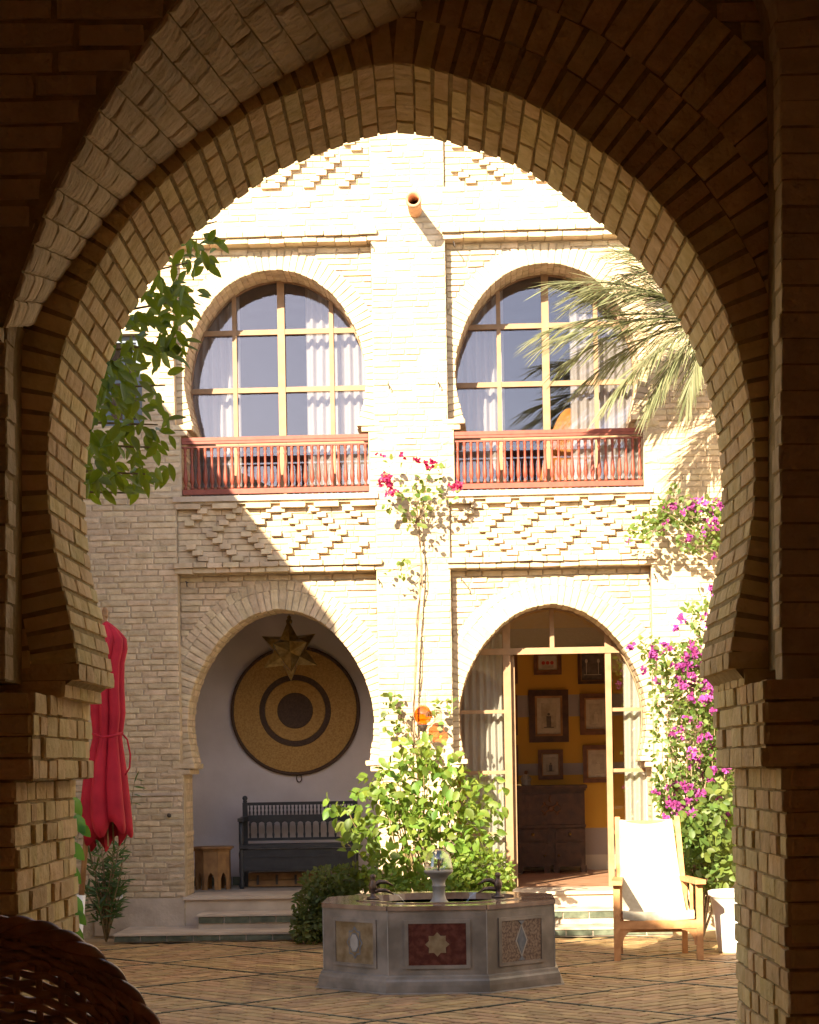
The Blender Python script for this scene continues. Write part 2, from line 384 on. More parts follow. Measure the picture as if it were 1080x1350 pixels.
def course(bs, iv, z, h, y, dep, w, lmin=.14, lmax=.27, joint=.012, prf=None, jf=.006, edge=None):
    for x0, x1 in iv:
        x = x0 + ru(-.004, .008)
        while x < x1 - .02:
            L = ru(lmin, lmax)
            if x + L > x1 - .07: L = x1 - x + ru(-.008, .006)
            d = dep; 
            if edge and ((abs(x - x0) < .03 and x0 in edge) or (abs(x + L - x1) < .03 and x1 in edge)): d = edge.get(x0 if abs(x - x0) < .03 and x0 in edge else x1, dep)
            yy = y + ru(-jf, jf)
            hh = h - joint + ru(-.004, .004)
            c = w(x + L / 2, yy + d / 2, z + ru(-.003, .003))
            X = (w(1, 0, 0) - w(0, 0, 0)); Y = (w(0, 1, 0) - w(0, 0, 0))
            tilt = ru(-.012, .012)
            bs.add(c, (X + Vector((0, 0, tilt))) * (L - joint), Y * d, Vector((0, 0, hh)), prf(x + L / 2, z) if prf else 0)
            x += L

# ------------------------------------------------------------------ ground
YF, YP = 20.0, 20.15
gs = MB(); gs.add([Vector((-60, -60, -.03)), Vector((60, -60, -.03)), Vector((60, 60, -.03)), Vector((-60, 60, -.03))], [(0, 1, 2, 3)])
ground = gs.build('ground', M_yard, kind='structure')
yard = thing('courtyard_paving', (0, 14, 0), kind='structure')
def paving():
    bs = BrickSet(M_paver, 'paver'); strips = MB()
    S = 1.44; c45 = math.sqrt(.5)
    def W(a, b): return Vector((c45 * (a - b) + .35, c45 * (a + b) + 14.0, 0))
    def inside(p): return -4.3 < p.x < 3.6 and 11.3 < p.y < 19.06
    A = W(1, 0) - W(0, 0); B = W(0, 1) - W(0, 0)
    for i in range(-7, 9):
        for j in range(-7, 9):
            a0, b0 = i * S, j * S
            ctr = W(a0 + S / 2, b0 + S / 2)
            if not (-6 < ctr.x < 5.2 and 10 < ctr.y < 20.4): continue
            # border strips of dark narrow glazed bricks
            flip = (i + j) % 2
            n = 12; q = (S - .03) / n; m_ = 5; l = (S - .03) / m_
            for r in range(n):
                off = (r % 2) * l / 2
                for k in range(m_ + 1):
                    s0 = max(0, k * l - off); s1 = min(S - .03, (k + 1) * l - off)
                    if s1 - s0 < .04: continue
                    cs, cr = .015 + (s0 + s1) / 2, .015 + (r + .5) * q
                    a, b = (cs, cr) if flip else (cr, cs)
                    c = W(a0 + a, b0 + b)
                    if not inside(c): continue
                    LA, LB = (A, B) if flip else (B, A)
                    h = ru(-.002, .002)
                    bs.add(c + Vector((0, 0, -.012 + h)), LA * (s1 - s0 - .020), Vector((0, 0, -1)) * .024, LB * (q - .024), -c.y - .3 * abs(c.x))
    for i in range(-7, 9):
        for (o, d, e) in ((W(i * S, 0), B, A), (W(0, i * S), A, B)):
            for k in range(-40, 40):
                p = o + d * (k * .26 + .13)
                if inside(p): strips.obox(p + Vector((0, 0, -.009)), d * .124, e * .013, Vector((0, 0, .010 + ru(0, .002))))
    bed = MB(); bed.box((-4.4, 11.2, -.05), (3.6, 19.1, -.0135)); bed.build('joint_bed', M_joint, yard)
    strips.build('glazed_border_strip', M_strip, yard, kind='stuff')
    bs.flush(yard, 300, 'paver', 'paver_field')
paving()

# ------------------------------------------------------------------ facade layout
def fx(u, v=900, Y=YF): return P(u, v, Y).x
def fz(v, u=369, Y=YF): return P(u, v, Y).z
ZTOP = 8.6; ZF = .37
LC = P(369, 930, YP).x; LC2 = P(363, 480, YP).x; RC = P(729, 930, YP).x; RC2 = P(720, 480, YP).x
CL = (LC + LC2) / 2; CR = (RC + RC2) / 2
s_ = YP / FPX
low_prof = [(0, 803), (16, 805.5), (32, 809), (52, 819), (72, 835), (92, 858), (107, 884), (118, 912), (123.5, 940), (122.5, 968), (119, 990), (114.5, 1012)]
up_prof = [(0, 355), (16, 357), (32, 360), (52, 369), (72, 383.5), (90, 404), (106, 431), (116, 460), (120.5, 488), (120, 512), (116, 535), (111, 553), (107, 568)]
def arch_out(prof, c, u):
    h = [(d * s_, P(u, v, YP).z) for d, v in prof]
    h = smooth_poly(h, 2)
    return [(c - x, z) for x, z in reversed(h)] + [(c + x, z) for x, z in h[1:]]
LOW = [(CL, arch_out(low_prof, CL, 369)), (CR, arch_out(low_prof, CR, 369))]
UPR = [(CL, arch_out(up_prof, CL, 363)), (CR, arch_out(up_prof, CR, 363))]
ZI = LOW[0][1][0][1]                     # impost level of the ground floor arches
ZI2 = UPR[0][1][0][1]
ZS2 = fz(652)                            # sill of the upper openings
PH = 131 * s_                            # half width of the recessed panels
JH = 127.5 * s_; JH2 = 123.5 * s_        # half widths of the jamb openings
ZL = fz(751); ZFR0 = fz(741); ZFR1 = fz(663); ZU1 = fz(318); ZD0 = fz(252); ZD1 = fz(120)
XL, XR = -4.6, 3.4
house = thing('courtyard_house', (0, 20, 0), 'sunlit brick house front with four horseshoe arches facing the courtyard', 'house')

def facade():
    core = MB()
    # front layer: solid cells between the holes
    holes = []
    for c in (CL, CR):
        holes += [(c - PH, c + PH, ZI, ZL), (c - JH, c + JH, -1, ZI), (c - PH, c + PH, ZFR0, ZFR1), (c - PH, c + PH, ZI2, ZU1), (c - JH2, c + JH2, ZS2, ZI2), (c - PH, c + PH, ZD0, ZD1)]
    holes.append((fx(133, 500), fx(187, 500), fz(561, 160), fz(440, 160)))
    xs = sorted({XL, XR} | {h[0] for h in holes} | {h[1] for h in holes}); zs = sorted({-.05, ZTOP} | {h[2] for h in holes if h[2] > 0} | {h[3] for h in holes})
    for za, zb in zip(zs, zs[1:]):
        zm = (za + zb) / 2; iv = [(XL, XR)]
        for h in holes:
            if h[2] < zm < h[3]: iv = sub(iv, h[0], h[1])
        for a, b in iv: core.box((a, YF + .005, za), (b, YP + .012, zb))
    for c in (CL, CR):                                  # shallow friezes
        core.box((c - PH, YF + .062, ZFR0), (c + PH, YP + .012, ZFR1)); core.box((c - PH, YF + .062, ZD0), (c + PH, YP + .012, ZD1))
    # panel layer with arched openings
    mid = (CL + CR) / 2; zsplit = fz(700); yb = YP + .56
    for (c, lo), (_, up), xa, xb in ((LOW[0], UPR[0], fx(187, 500), mid), (LOW[1], UPR[1], mid, XR)):
        for out, jh, z0, zi, z1 in ((lo, JH, -.05, ZI, zsplit), (up, JH2, zsplit, ZI2, ZTOP)):
            o2 = offset(out, .008, (c, zi + .5))
            if z0 < 0:
                poly = [(xa, z0), (c - jh - .012, z0), (c - jh - .012, zi), (o2[0][0], zi)] + o2[1:-1] + [(o2[-1][0], zi), (c + jh + .012, zi), (c + jh + .012, z0), (xb, z0), (xb, z1), (xa, z1)]
                core.prism(poly, YP + .012, yb)
            else:
                core.box((xa, YP + .012, z0), (xb, yb, ZS2 - .01))
                poly = [(xa, ZS2 - .01), (c - jh - .012, ZS2 - .01), (c - jh - .012, zi), (o2[0][0], zi)] + o2[1:-1] + [(o2[-1][0], zi), (c + jh + .012, zi), (c + jh + .012, ZS2 - .01), (xb, ZS2 - .01), (xb, z1), (xa, z1)]
                core.prism(poly, YP + .012, yb)
    xw0, xw1, zw0, zw1 = fx(133, 500), fx(187, 500), fz(561, 160), fz(440, 160)
    core.box((XL, YP + .012, -.05), (xw1, yb, zw0)); core.box((XL, YP + .012, zw1), (xw1, yb, ZTOP)); core.box((XL, YP + .012, zw0), (xw0, yb, zw1))
    core.build('wall', M_mortar, house)
    # bricks
    bs = BrickSet(M_brick, 'brick'); H = .0585
    z = ZF * 0 + .16
    while z < 7.95:
        iv = [(XL + .3, 3.2)]; edge = {}
        for h in holes:
            if h[2] < z < h[3]:
                iv = sub(iv, h[0], h[1])
                if abs(h[0] - (xw0)) < .01: edge[h[0]] = .5; edge[h[1]] = .5
                elif abs(h[1] - h[0] - 2 * PH) > .01: edge[h[0]] = .68; edge[h[1]] = .68
                else: edge[h[0]] = .17; edge[h[1]] = .17
        def prf(x, zz): return 1 if (x < fx(236) and x > fx(118) and zz < fz(640)) else 0
        course(bs, iv, z, H, YF - .004, .06, fw, prf=prf, edge=edge)
        for c, lo, up in ((CL, LOW[0][1], UPR[0][1]), (CR, LOW[1][1], UPR[1][1])):
            if ZI < z < ZL or ZI2 < z < ZU1:
                out = offset(lo if z < ZL else up, .285 if z < ZL else .21, (c, (ZI if z < ZL else ZI2) + .5))
                iv2 = [(c - PH, c + PH)]; x = cross(out, z)
                if x: iv2 = sub(iv2, x[0], x[1])
                elif z < out[0][1]:
                    iv2 = sub(iv2, out[0][0] + .0, out[-1][0] - .0)
                course(bs, iv2, z, H, YP - .004, .05, fw)
            if ZFR0 < z < ZFR1 or ZD0 < z < ZD1:
                course(bs, [(c - PH, c + PH)], z, H, YF + .048, .03, fw, jf=.002, joint=.008)
        z += H
    # voussoirs
    for k, (c, out) in enumerate(LOW):
        ring(bs, out, (c, ZI + .5), .062, .195, YP - .006, [[.22, .19, .15], [.12, .24, .2]], fw, joint=.013, pr=3 if k == 0 else 2.2)
        ring(bs, offset(out, .195, (c, ZI + .5)), (c, ZI + .5), .074, .09, YP - .004, [[.1]], fw, joint=.013, pr=2.5 if k == 0 else 0)
    for k, (c, out) in enumerate(UPR):
        ring(bs, out, (c, ZI2 + .5), .062, .20, YP - .006, [[.22, .19, .15], [.12, .24, .2]], fw, joint=.013, pr=0)
    # corbelled impost courses, ledges
    for c in (CL, CR):
        for sg in (-1, 1):
            for (jh, zi, pf) in ((JH, ZI, 114.5), (JH2, ZI2, 107)):
                for q, (dz, w_) in enumerate(((.03, .1), (-.028, .055))):
                    x = c + sg * (jh + .05 - w_ - (0 if q else -.0))
                    L = .25
                    for yy in range(3):
                        bs.add(Vector((c + sg * (jh - w_ + .10), YF + .10 + yy * .225, zi + dz)), Vector((.22, 0, 0)), Vector((0, .215, 0)), Vector((0, 0, .047)), 1.5)
        # double ledge above the ground floor and above the upper windows: headers laid edge to edge
        for zz, yy0, dd in ((ZL + .055, -.055, .24), (ZL + .002, -.02, .20), (ZU1 + .06, -.055, .24), (ZU1 + .004, -.02, .20)):
            x = c - PH - .03
            while x < c + PH:
                L = ru(.13, .24)
                bs.add(Vector((x + L / 2, YF + yy0 + dd / 2 + ru(-.006, .006), zz + ru(-.004, .004))), Vector((L - .006, 0, ru(-.006, .006))), Vector((0, dd, 0)), Vector((0, 0, .048)), 1.2)
                x += L
        # relief of stepped diamonds
        H2 = .0585
        for z0, z1, zc in ((ZFR0, ZFR1, fz(703)), (ZD0, ZD1, fz(213))):
            z = zc - 4 * H2
            for r in range(-4, 5):
                zz = zc + r * H2
                if not z0 + .02 < zz < z1 - .02: continue
                xsr = []
                for rad in (.30, .64, .98):
                    d = rad - abs(r) * .066
                    if d > .03: xsr += [d, -d]
                if r == 0: xsr.append(0)
                for d in xsr:
                    if abs(d) > PH - .07: continue
                    bs.add(Vector((c + d + ru(-.008, .008), YF + .045, zz)), Vector((.100 + ru(-.01, .01), 0, ru(-.004, .004))), Vector((0, .09, 0)), Vector((0, 0, .048)), 1.4 if (c == CL and z0 == ZFR0) else 1.1)
            for d in (-.86, -.5, -.17, .17, .5, .86):          # short proud pieces along the top edge
                bs.add(Vector((c + d, YF + .03, z1 - .02)), Vector((.24, 0, ru(-.004, .004))), Vector((0, .12, 0)), Vector((0, 0, .05)), 1.1)
    bs.flush(house, 300, 'brick', 'brickwork')
    # plastered foot of the wall and sill slabs
    sl = MB()
    for c in (CL, CR):
        sl = MB(); sl.box((c - PH - .03, YF - .03, ZS2 - .055), (c + PH + .03, YP + .55, ZS2 - .004)); sl.build('window_sill', M_beige, house)
    pl = MB(); pl.box((fx(120), YF - .02, 0), (CL - JH - .01, YF + .01, .36)); pl.build('wall_base', M_beige, house)
    pl = MB(); pl.box((fx(165), YF - .012, fz(1049, 210)), (CL - JH - .01, YF + .02, fz(1045, 210))); pl.build('string_course', M_beige, house)
facade()

# interior shells
def room(x0, x1, y0, y1, z0, z1, mwall, mfloor, mceil, back=None, t=.12):
    f = MB(); f.box((x0 - t, y0, z0 - t), (x1 + t, y1 + t, z0)); f.build('floor', mfloor, kind='structure')
    f = MB(); f.box((x0 - t, y0, z1), (x1 + t, y1 + t, z1 + t)); f.build('ceiling', mceil, kind='structure')
    for a, b in (((x0 - t, y0, z0), (x0, y1, z1)), ((x1, y0, z0), (x1 + t, y1, z1))):
        f = MB(); f.box(a, b); f.build('wall', mwall, kind='structure')
    f = MB(); f.box((x0 - t, y1, z0), (x1 + t, y1 + t, z1)); f.build('wall', back or mwall, kind='structure')
YG = YP + .53
mid = (CL + CR) / 2
zceil = fz(700)
M_tfloor = mat('niche_floor', (.30, .25, .20), (.38, .32, .26), rough=.5, scale=6)
room(CL - 1.25, mid - .1, YP + .562, 21.9, ZF, zceil - .3, M_plast, M_tfloor, M_plast)
zt = fz
M_yel = stripemat('striped_yellow_wall', (.5, .3, .05), [(0, (.55, .50, .42)), (.54, (.33, .29, .27)), (.84, (.54, .31, .045)), (1.47, (.34, .30, .28)), (1.62, (.54, .31, .045)), (2.15, (.34, .30, .28)), (2.42, (.54, .31, .045)), (2.95, (.40, .27, .14)), (3.2, (.54, .31, .045))])
M_rfloor = mat('rust_floor_tile', (.34, .18, .10), (.46, .26, .16), rough=.4, scale=5)
room(mid + .1, CR + 1.7, YP + .562, 24.0, ZF, zceil - .25, M_yel, M_rfloor, M_white)
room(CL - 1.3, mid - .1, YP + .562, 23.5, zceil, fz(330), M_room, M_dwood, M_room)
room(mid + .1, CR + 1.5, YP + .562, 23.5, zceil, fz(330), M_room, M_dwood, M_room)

# ------------------------------------------------------------------ window and door joinery
def xspan(out, z, c, jh, zi):
    if z < zi: return (c - jh, c + jh)
    x = cross(out, z); return x if x else None
def topz(out, x):
    zs = []
    for a, b in zip(out, out[1:]):
        if (a[0] - x) * (b[0] - x) <= 0 and a[0] != b[0]: zs.append(a[1] + (b[1] - a[1]) * (x - a[0]) / (b[0] - a[0]))
    return max(zs) if zs else out[0][1]
def pane_poly(out, c, jh, zi, z0):
    return [(c - jh, z0), (c - jh, zi), (out[0][0], zi)] + out[1:-1] + [(out[-1][0], zi), (c + jh, zi), (c + jh, z0)]
def upper_window(k):
    c, out = UPR[k]; win = None
    glass = MB(); glass.prism(pane_poly(out, c, JH2 - .01, ZI2, ZS2 + .02), YG, YG + .008)
    fr = MB(); q = offset(resample(out, .09), -.0, (c, ZI2 + .5)); 
    # rim following the arch
    o2 = offset(q, -.008, (c, ZI2 + .5))
    for i in range(len(q) - 1):
        fr.hexa([Vector((q[i][0], YG - .05, q[i][1])), Vector((q[i + 1][0], YG - .05, q[i + 1][1])), Vector((o2[i + 1][0], YG - .05, o2[i + 1][1])), Vector((o2[i][0], YG - .05, o2[i][1])),
                 Vector((q[i][0], YG + .03, q[i][1])), Vector((q[i + 1][0], YG + .03, q[i + 1][1])), Vector((o2[i + 1][0], YG + .03, o2[i + 1][1])), Vector((o2[i][0], YG + .03, o2[i][1]))])
    win = fr.build('window', M_frame, house)
    glass.build('pane', M_glass, win)
    def gx(u): return P(u + (0 if k == 0 else 347.5), 480, YG).x
    for u, w_ in ((310.5, .042), (372, .072), (438, .042)):
        x = gx(u); m = MB(); z1 = topz(out, x)
        m.box((x - w_ / 2, YG - .055, ZS2 + .01), (x + w_ / 2, YG - .004, z1)); m.build('mullion', M_frame, win)
    for v in (439, 515, 585, 645):
        z = P(363, v, YG).z; xs = xspan(out, z, c, JH2 - .01, ZI2)
        m = MB(); m.box((xs[0], YG - .048, z - .025), (xs[1], YG - .006, z + .025)); m.build('transom', M_frame, win)
    return win
upper_window(0); upper_window(1)

def railing(k):
    c = (CL, CR)[k]; z0, z1 = ZS2 + .02, fz(574, 369); x0, x1 = c - JH2 + .005, c + JH2 - .005; y = YF + .05
    rl = MB(); rl.box((x0, y - .03, z1 - .035), (x1, y + .03, z1)); rl.box((x0, y - .024, z1 - .062), (x1, y + .024, z1 - .036))
    r = rl.build('balcony_railing', M_rail, house)
    b = MB(); b.box((x0, y - .027, z0), (x1, y + .027, z0 + .05)); b.build('bottom_rail', M_rail, r)
    b = MB(); b.box((x0, y - .02, z1 - .10), (x1, y + .02, z1 - .085)); b.build('middle_rail', M_rail, r)
    h = z1 - .085 - z0 - .05; me = None; n = 28
    prof = [(.016, 0), (.019, .05), (.011, .08), (.014, .12), (.021, .17), (.024, .24), (.021, .33), (.015, .48), (.012, .6), (.012, .76), (.018, .80), (.011, .84), (.016, .90), (.018, .95), (.018, 1)]
    bb = MB(); bb.lathe([(a, t * h) for a, t in prof], (0, 0, 0), 8)
    me0 = None
    for i in range(n):
        x = x0 + .03 + (x1 - x0 - .06) * i / (n - 1)
        if me0 is None:
            o = mesh_obj('baluster', bb.v, bb.f, M_rail, None, True); me0 = o.data; bpy.data.objects.remove(o)
        o = bpy.data.objects.new('baluster', me0); col.objects.link(o); o.parent = r; o.matrix_local = Matrix.Translation(Vector((x, y, z0 + .05)) - WL[r])
railing(0); railing(1)

def curtain(name, x0, x1, z0, z1, y, folds, amp, label, clip=None, gather=0.0):
    nx = int(folds * 8); nz = 14; vs = []; fs = []
    for j in range(nz + 1):
        t = j / nz; z = z0 + (z1 - z0) * t
        for i in range(nx + 1):
            s = i / nx; x = x0 + (x1 - x0) * s * (1 - gather * math.sin(t * 3.1))
            vs.append(Vector((x, y + amp * math.sin(s * folds * 2 * math.pi + .6 * math.sin(3 * t + s * 5)) + .01 * math.sin(9 * s), z)))
    for j in range(nz):
        for i in range(nx): a = j * (nx + 1) + i; fs.append((a, a + 1, a + nx + 2, a + nx + 1))
    return tag(mesh_obj(name, vs, fs, M_curt, None, True), label, 'curtain', 'sheer curtains behind the arched windows')
for k, s0 in ((0, 0), (1, 347.5)):
    w_ = 'left' if k == 0 else 'right'
    yc = YG + .14
    def gx(u): return P(u + s0, 480, yc).x
    curtain('curtain', gx(236), gx(317), ZS2, fz(345), yc, 7, .03, f'gathered sheer white curtain at the left side of the {w_} upper window')
    curtain('curtain', gx(404), gx(498), ZS2, fz(345), yc, 8, .03, f'brightly lit sheer white curtain at the right side of the {w_} upper window')

def garden_door():
    c, out = LOW[1]; zi = ZI
    rim = MB(); q = resample(out, .09); o2 = offset(q, -.010, (c, zi + .5))
    for i in range(len(q) - 1):
        rim.hexa([Vector((a[0], YG - .05, a[1])) for a in (q[i], q[i + 1], o2[i + 1], o2[i])] + [Vector((a[0], YG + .03, a[1])) for a in (q[i], q[i + 1], o2[i + 1], o2[i])])
    d = rim.build('glazed_door_screen', M_frame, house)
    X = lambda u, v=980: P(u, v, YG).x
    Z = lambda v, u=730: P(u, v, YG).z
    ztr = Z(858); xl, xr = X(671), X(803)
    def bar(x0, z0, x1, z1, y0=-.055, y1=-.004, nm='frame_bar'):
        m = MB(); m.box((x0, YG + y0, z0), (x1, YG + y1, z1)); m.build(nm, M_frame, d)
    bar(xl - .045, ZF, xl + .03, topz(out, xl)); bar(xr - .03, ZF, xr + .03, topz(out, xr) + .01, -.057)
    xs = cross(out, ztr); bar(xs[0], ztr - .035, xs[1], ztr + .03, -.068, -.056)
    bar(xs[0], ztr - .033, xs[1], ztr + .028, -.05, -.003)
    xm = X(730); bar(xm - .022, ztr + .03, xm + .022, topz(out, xm), -.045, -.002)
    for v in (937, 1017, 1098, 1160):
        z = Z(v); sp = xspan(out, z, c, JH - .01, zi)
        bar(sp[0], z - .018, xl - .045, z + .018, -.04, -.006, 'glazing_bar'); bar(xr + .03, z - .018, sp[1], z + .018, -.04, -.006, 'glazing_bar')
    # glass: top light, left and right side lights
    def pane(poly): m = MB(); m.prism(poly, YG, YG + .008); m.build('pane', M_glass2, d)
    up = [p for p in out if p[1] > ztr]; pane([(xs[0], ztr)] + up + [(xs[1], ztr)])
    lf = [p for p in out if p[1] <= ztr and p[0] < c]; pane([(c - JH + .01, ZF), (xl, ZF), (xl, ztr), (xs[0], ztr)] + list(reversed(lf)) + [(c - JH + .01, zi)])
    rt = [p for p in out if p[1] <= ztr and p[0] > c]; pane([(xr, ZF), (c + JH - .01, ZF), (c + JH - .01, zi)] + list(reversed(rt)) + [(xs[1], ztr), (xr, ztr)])
    # the open leaf folded inward on the left
    m = MB(); x = xl + .035
    for y0, y1, z0, z1 in ((.02, .07, ZF + .01, ztr - .04), (.62, .67, ZF + .01, ztr - .04), (.07, .62, ZF + .01, ZF + .12), (.07, .62, ztr - .09, ztr - .04), (.07, .62, Z(1017) - .02, Z(1017) + .02)):
        m.box((x, YG + y0, z0), (x + .035, YG + y1, z1))
    lf_ = m.build('door_leaf', M_frame, d)
    h = MB(); h.tube([(x + .04, YG + .6, 1.4), (x + .09, YG + .6, 1.4), (x + .09, YG + .5, 1.4)], .008, 6); h.build('handle', M_brass, lf_)
    curtain('curtain', P(607, 980, YG + .12).x, P(664, 980, YG + .12).x, ZF + .02, fz(835), YG + .12, 6, .03, 'long pale curtain in the narrow glass light left of the garden door')
    curtain('curtain', P(823, 980, YG + .10).x, P(866, 980, YG + .10).x, ZF + .02, fz(835), YG + .10, 4, .03, 'white sunlit curtain in the glass light right of the garden door')
garden_door()

# small window at the far left of the facade
def side_window():
    x0, x1, z0, z1 = fx(135, 500), fx(186, 500), fz(560, 160), fz(441, 160)
    M_bg = mat('blue_grey_paint', (.13, .16, .20), (.18, .21, .25), rough=.5, scale=10)
    m = MB()
    for a, b in (((x0, z0), (x0 + .06, z1)), ((x1 - .06, z0), (x1, z1)), ((x0 + .06, z0), (x1 - .06, z0 + .06)), ((x0 + .06, z1 - .06), (x1 - .06, z1))):
        m.box((a[0], YF + .10, a[1]), (b[0], YF + .16, b[1]))
    w = m.build('window', M_bg, house)
    g = MB(); g.box((x0 + .06, YF + .13, z0 + .06), (x1 - .06, YF + .136, z1 - .06)); g.build('pane', M_glass, w)
    g = MB(); xm = (x0 + x1) / 2; g.box((xm - .015, YF + .11, z0 + .06), (xm + .015, YF + .125, z1 - .06)); zm = (z0 + z1) / 2; g.box((x0 + .06, YF + .112, zm - .015), (xm - .015, YF + .127, zm + .015)); g.box((xm + .015, YF + .112, zm - .015), (x1 - .06, YF + .127, zm + .015)); g.build('glazing_bar', M_bg, w)
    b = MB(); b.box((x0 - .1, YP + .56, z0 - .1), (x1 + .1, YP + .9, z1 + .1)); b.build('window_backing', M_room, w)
side_window()

# clay drain spout, hooks, small fittings
def spout():
    e = P(545, 262, YF - .50); b = Vector((e.x + .005, YF + .1, e.z + .02)); ax = (b - e).normalized()
    x = ax.cross(Vector((0, 0, 1))).normalized(); y = x.cross(ax).normalized(); r = .072
    m = MB(); prof = [(r, 0), (r, .6), (r * .72, .6), (r * .72, 0)]
    n = 20; vs = []; fs = []
    for rr, t in [(r * .74, .5), (r * .76, 0), (r * 1.06, 0), (r * 1.06, .06), (r * .94, .07), (r * .9, .62)]:
        for k in range(n): a = 2 * math.pi * k / n; vs.append(e + ax * t + x * rr * math.cos(a) + y * rr * math.sin(a))
    for i in range(5):
        for k in range(n): fs.append((i * n + k, i * n + (k + 1) % n, (i + 1) * n + (k + 1) % n, (i + 1) * n + k))
    fs.append(tuple(range(n)))
    m.add(vs, fs); m.build('drain_spout', M_clay, house, True)
spout()
def hooks():
    for u, v in ((489, 322), (598, 320), (512, 507), (578, 505), (246, 767), (862, 757), (607, 760), (499, 764)):
        p = P(u, v, YF - .0); m = MB()
        y0 = YF + .1
        m.tube([Vector((p.x, y0, p.z)), Vector((p.x, YF - .04, p.z)), Vector((p.x + .01, YF - .06, p.z - .02)), Vector((p.x + .012, YF - .06, p.z - .045)), Vector((p.x + .012, YF - .04, p.z - .05))], .006, 6)
        m.build('wall_hook', M_iron, house)
    for u, v in ((223, 1075),):
        p = P(u, v, YF - .02); m = MB(); m.lathe([(.018, 0), (.022, .01), (.012, .04), (.0, .045)], Vector((p.x, YF - .008, p.z)), 10, Vector((1, 0, 0)), Vector((0, 0, 1)), Vector((0, -1, 0))); m.build('wall_fitting', M_iron, house)
    p = P(155, 1178, YF - .03); m = MB(); m.box((p.x - .05, YF - .05, p.z - .06), (p.x + .05, YF - .018, p.z + .06)); m.box((p.x - .035, YF - .062, p.z - .045), (p.x + .035, YF - .05, p.z + .045)); m.build('outdoor_socket', M_white, house)
hooks()

# ------------------------------------------------------------------ steps
def steps():
    Z1, Z2 = .085, .225
    x0, x1 = fx(150, 1235, 19.1), fx(888, 1235, 19.1)
    M_slab = mat('sandstone_tread', (.46, .36, .27), (.60, .49, .38), rough=.6, scale=4, bump=.002)
    st = thing('steps', (0, 19.5, 0), kind='structure')
    m = MB(); m.box((x0, 19.12, 0), (x1, YF - .021, Z1 - .02)); m.build('lower_step', M_beige, st)
    m = MB(); m.box((x0, 19.095, Z1 - .02), (x1, YF - .021, Z1)); m.build('tread', M_slab, st)
    a0, a1 = fx(262, 1207, 19.6), fx(880, 1207, 19.6)
    m = MB(); m.box((a0, 19.57, Z1), (a1, YF - .02, Z2 - .02)); m.build('upper_step', M_beige, st)
    m = MB(); m.box((a0 - .01, 19.545, Z2 - .02), (a1, YF - .02, Z2)); m.build('tread', M_slab, st)
    for (xa, xb, y, z0, z1) in ((x0, x1, 19.12, .012, Z1 - .026), (a0, a1, 19.57, Z2 - .085, Z2 - .026)):
        n = round((xb - xa) / .245); w = (xb - xa) / n
        for i in range(n):
            m = MB(); m.box((xa + i * w + .006, y - .014 - ru(0, .003), z0), (xa + (i + 1) * w - .006, y, z1)); m.build('tile', M_gtile, st)
    for c in (CL, CR):
        m = MB(); m.box((c - JH, YF + .006, 0), (c + JH, YP + .562, ZF)); m.box((c - JH - .02, YF - .028, ZF - .03), (c + JH + .02, YF + .006, ZF)); m.build('threshold', M_slab, st)
    for i in range(10):
        w = 2 * 1.2 / 10; x = CL - 1.2 + i * w
        m = MB(); m.box((x + .006, 21.885, ZF), (x + w - .006, 21.9, ZF + .09)); m.build('skirting_tile', M_gtile, st)
steps()

# ------------------------------------------------------------------ side wings (left casts the shade, right bounces light)
def wings():
    lw = thing('left_wing', (-4.9, 17, 0), 'left brick wing closing the courtyard beside the red parasol', 'house')
    m = MB(); m.box((-9.5, 13.7, -.05), (-4.02, 19.99, 6.5)); m.build('wall', M_brick, lw)
    rw = thing('right_wing', (6, 15, 0), 'unseen right wing in white plaster bouncing light, behind the bougainvillea', 'house')
    m = MB(); m.box((3.42, 6.2, -.05), (9, 24, 6.3)); m.build('wall', M_white, rw)  # out of view; white instead of brick to bounce sun onto the arch
wings()

